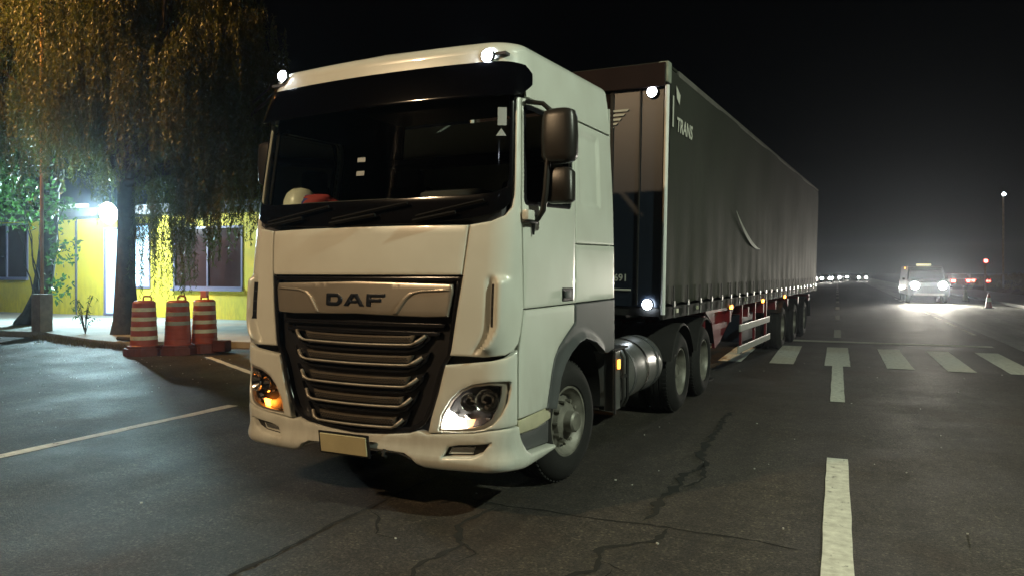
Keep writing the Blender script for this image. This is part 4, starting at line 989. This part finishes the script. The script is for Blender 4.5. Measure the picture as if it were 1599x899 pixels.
# broad leaved shrub by the leaning trunk
sh = thing('broad_leaved_shrub', 'bright green broad-leaved climbing shrub wrapped round the leaning trunk and pole', 'shrub', (-21.0, 14.2, .14))
m_ = MB()
for k in range(6): limb(m_, (random.uniform(-.3, .3), 0, 0), (random.uniform(-1.2, 1.0), random.uniform(-.4, .3), random.uniform(2.2, 4.2)), .03, .01, 6, .1)
m_.build('stem', M['bark'], sh, True)
P = []
for c, r_, n in (((.5, 0, 1.2), .45, 90), ((.75, 0, 2.2), .5, 130), ((.2, 0, 3.4), .7, 260), ((-1.4, 0, 3.9), 1.1, 900), ((-2.1, 0, 4.9), 1.3, 900), ((-.4, 0, 4.6), .8, 300)):
    v = rng.normal(size=(n, 3)); v /= np.linalg.norm(v, axis=1, keepdims=True); P.append(np.array(c)+v*r_*rng.random((n, 1))**.4)
P = np.concatenate(P); D = rng.normal(size=P.shape)+np.array([0, 0, -.5]); D /= np.linalg.norm(D, axis=1, keepdims=True)
leaves('foliage', P, D, .15, .04, M['leafgreen'], sh)
# thin sapling at the foot of the straight trunk
sp_ = thing('sapling', 'thin sparse sapling with arching twigs left of the straight dark trunk', 'sapling', (-17.9, 13.2, .14))
m_ = MB(); P = []; D = []
for k in range(9):
    x1 = random.uniform(-.9, .5); z1 = random.uniform(.4, 1.0); pts = [Vector((0, 0, 0)), Vector((x1*.25, 0, z1*.6)), Vector((x1*.6, .05, z1)), Vector((x1, .1, z1*.9))]
    m_.tube(pts, [.012, .009, .006, .003], 5)
    for q in np.linspace(.3, 1, 14):
        i = min(2, int(q*3)); p = pts[i].lerp(pts[i+1], q*3-i if q < 1 else 1); P.append(tuple(p)); D.append(tuple(Vector((random.gauss(0, .6), random.gauss(0, .6), -.6)).normalized()))
m_.build('stem', M['bark'], sp_, True); leaves('foliage', np.array(P), np.array(D), .12, .014, M['leafgreen'], sp_)
# dry grass along the kerb, and on the right bank
def tufts(name, label, pts, h, wd, m, per=14):
    P = []; D = []
    for x, y, z in pts:
        for k in range(per):
            P.append((x+random.gauss(0, .05), y+random.gauss(0, .05), z)); d = Vector((random.gauss(0, .5), random.gauss(0, .5), 1)).normalized(); D.append(tuple(d))
    o = leaves(name, np.array(P), np.array(D), h, wd, m, None); tag(o, label, 'grass', kind='stuff'); return o
pts = []
for k in range(230):
    x = random.uniform(-19.2, -14.6); f_ = (x+19.3)/(4.7); y = 13.0-1.1*f_-abs(random.gauss(0, .25)); pts.append((x, y, 0))
tufts('kerb_grass', 'short dry grass growing along the foot of the left kerb', pts, .13, .006, M['dry'])
pts = [(random.uniform(12, 22), random.uniform(28, 90), 0) for k in range(2600)]
pts = [(x, y, .3+np.interp(x, [12, 13.2, 16, 24], [.0, .6, .9, 1.15])) for x, y, _ in pts]
tufts('bank_grass', 'dry brownish grass covering the low bank right of the road', pts, .40, .02, M['dry'], 8)

# ================================================================== ROAD USERS FAR AWAY
def car(x, y, rz, label, paint, front=True, van=False, name='passenger_car', cat='car', es=60, group='vehicles far down the road'):
    t = thing(name, label, cat, (x, y, 0), rz, group)
    W, H, L = (1.02, 2.05, 5.0) if van else (.88, 1.45, 4.4)
    # side outline (y forward = negative) extruded with tumblehome
    if van: out = [(-2.5, .45), (-2.5, .95), (-2.42, 1.15), (-1.55, 1.30), (-.95, 2.0), (-.6, 2.07), (2.2, 2.05), (2.45, 1.9), (2.5, .5)]
    else: out = [(-2.2, .35), (-2.22, .62), (-2.05, .80), (-1.0, .95), (-.35, 1.42), (.9, 1.46), (1.6, 1.05), (2.1, .98), (2.2, .65), (2.18, .35)]
    prof_w = lambda z: W*(1-.16*max(0, (z-H*.5)/(H*.5)))
    n = len(out); vs = [(-prof_w(z), yy, z) for yy, z in out]+[(prof_w(z), yy, z) for yy, z in out]
    m_ = MB(); m_.add(vs, [tuple(range(n)), tuple(range(n, 2*n))[::-1]]+[(i, n+i, n+(i+1) % n, (i+1) % n) for i in range(n)])
    fix_normals(m_.build('body', paint, t))
    a, b = (out[3], out[4])
    m_ = MB(); wa, wb = prof_w(a[1])*.9, prof_w(b[1])*.9
    m_.add([(-wa, a[0]-.012, a[1]+.03), (wa, a[0]-.012, a[1]+.03), (wb, b[0]-.012, b[1]-.03), (-wb, b[0]-.012, b[1]-.03)], [(0, 1, 2, 3)]); m_.build('windscreen', M['satin'], t)
    zl = .98 if van else .68
    for sg in (-1, 1):
        m_ = MB(); m_.lathe([(0, -.05), (.13, -.045), (.19, -.01), (.195, .03)], 14, c=(sg*W*.66, -2.5 if van else -2.2, zl), axis='y'); m_.build('headlight', M['headlamp'] if front else M['grey'], t, True)
        m_ = MB(); m_.box((sg*W*.78, 2.21 if not van else 2.51, zl+.12), (.36, .05, .26), bev=.02); m_.build('tail_light', M['red'] if not front else M['dimred'], t)
        m_ = MB(); m_.box((sg*(W+.06), -.9, zl+.35), (.14, .08, .12), bev=.02); m_.build('wing_mirror', M['black'], t)
        for yy in (-1.45, 1.35):
            m_ = MB(); m_.lathe([(0, sg*.08), (.18, sg*.08), (.2, sg*.1), (.31, sg*.1), (.33, sg*.06), (.33, -sg*.1)], 20, c=(sg*(W-.1), yy, .33), axis='x'); m_.build('wheel', M['rubber'], t, True)
    m_ = MB(); m_.box((0, -2.23 if not van else -2.53, .5), (1.5, .03, .12)); m_.build('number_plate', M['litter'], t)
    return t
M['headlamp'] = emitmat('headlamp', (1, .95, .84), 260)
M['farlamp'] = emitmat('far_headlamp', (1, .97, .92), 160)
M['dimred'] = mat('dim_red', (.3, .01, .01), .3)
v1 = car(4.55, 49.2, R(1.5), 'tow van with glaring headlights and roof light bar coming towards the camera', M['carpaint'], van=True, name='van', cat='van', group=None)
m_ = MB(); m_.box((.0, -.35, 2.14), (.75, .25, .12), bev=.03); m_.build('light_bar', mat('light_bar', (.6, .6, .35), .4, emit=(1, .95, .6), es=.8), v1)
for sg in (-1, 1): spot(v1, (sg*.67, -2.62, .98), (sg*.67+1.6, -22, -.2), 2300, (1, .93, .78), 80, .08, .8)
m_ = MB(); m_.box((-.95, -.3, 1.95), (.06, .05, .10)); m_.build('clearance_lamp', M['amberdim'], v1)
far = [(-3.6, 118, 'car with white headlights, nearest the rear of the long trailer'), (-1.6, 128, 'second car with white headlights, just right of the trailer end'), (-.2, 142, 'third car with white headlights in the far row'), (4.2, 150, 'car with warm white headlights further right, apart from the far row'), (1.3, 168, 'fifth car, dimmest of the far row with twin white lights over the lane line')]
base_car = None
for i, (x, y, lb) in enumerate(far):
    if base_car is None: base_car = car(x, y, R(-2), lb, M['carpaint'], True); o = base_car
    else:
        o = copy_tree(base_car); o.location = (x, y, 0)
    tag(o, lb, 'car', 'cars with white headlights far down the road')
rc = None
for i, (x, y, lb) in enumerate([(11.8, 92, 'car seen from behind with red tail lights, left one of the far pair'), (13.9, 94, 'car seen from behind with red tail lights, right one under the high red lamp')]):
    if rc is None: rc = car(x, y, R(180), lb, M['carpaint'], False); o = rc
    else: o = copy_tree(rc); o.location = (x, y, 0)
    o.rotation_euler = (0, 0, PI)
    tag(o, lb, 'car', 'cars with red tail lights on the right')
# traffic light with red lamp
def far_post(name, x, y, h, label, cat, m, hd=(.3, .3, .3)):
    t = thing(name, label, cat, (x, y, 0)); b = MB(); b.tube([(0, 0, 0), (0, 0, h)], .07, 8); b.build('pole', M['steel'], t, True)
    b = MB(); b.box((0, -.12, h+.1), hd, bev=.04); q = b.build('lamp_head', M['eave'], t, True)
    b = MB(); b.lathe([(0, -.2), (.10, -.19), (.13, -.15)], 14, c=(0, -.12, h+.1), axis='y'); b.build('lamp_lens', m, q, True); return t
# cones
def cone(x, y, label, pale=False):
    t = thing('traffic_cone', label, 'traffic cone', (x, y, .002 if x < 8 else .15), 0, 'traffic cones by the right kerb')
    b = MB(); b.lathe([(.15, .03), (.13, .2), (.09, .45), (.045, .70), (.03, .72), (0, .72)], 18); c_ = b.build('cone_body', M['orange'] if not pale else M['reflective'], t, True)
    b = MB(); b.lathe([(.117, .32), (.083, .52)], 18); b.build('band', M['reflective'], c_, True)
    b = MB(); b.box((0, 0, .015), (.40, .40, .03), bev=.006); b.build('cone_base', M['black'], t); return t
cone(6.6, 41.5, 'dark traffic cone standing alone on the pale side road, nearest of the three cones')
cone(7.0, 51.5, 'pale traffic cone behind the nearest cone, closer to the van', True)
cone(7.0, 60, 'small pale traffic cone right beside the van, farthest of the three cones', True)
M['farwhite'] = emitmat('far_white_lamp', (.85, .95, 1), 30)
far_post('street_lamp', 12.12, 70, 7.8, 'lone distant street lamp on a tall pole high on the right', 'street lamp', M['farwhite'], (.35, .3, .14))
far_post('signal_post', 10.9, 70, 2.5, 'far signal post with one red lamp above the red tail lights', 'traffic light', M['red'])

# ================================================================== night haze
hm = bpy.data.materials.new('haze_air'); hm.use_nodes = True; t = hm.node_tree; t.nodes.clear()
vo_ = t.nodes.new('ShaderNodeVolumePrincipled'); vo_.inputs['Density'].default_value = .0008; vo_.inputs['Anisotropy'].default_value = .86
vo_.inputs['Color'].default_value = (.75, .85, 1, 1); ou = t.nodes.new('ShaderNodeOutputMaterial'); t.links.new(vo_.outputs[0], ou.inputs['Volume'])
m_ = MB(); m_.box((0, 180, 7.5), (190, 520, 17.2)); hz = m_.build('haze', hm); tag(hz, kind='stuff')
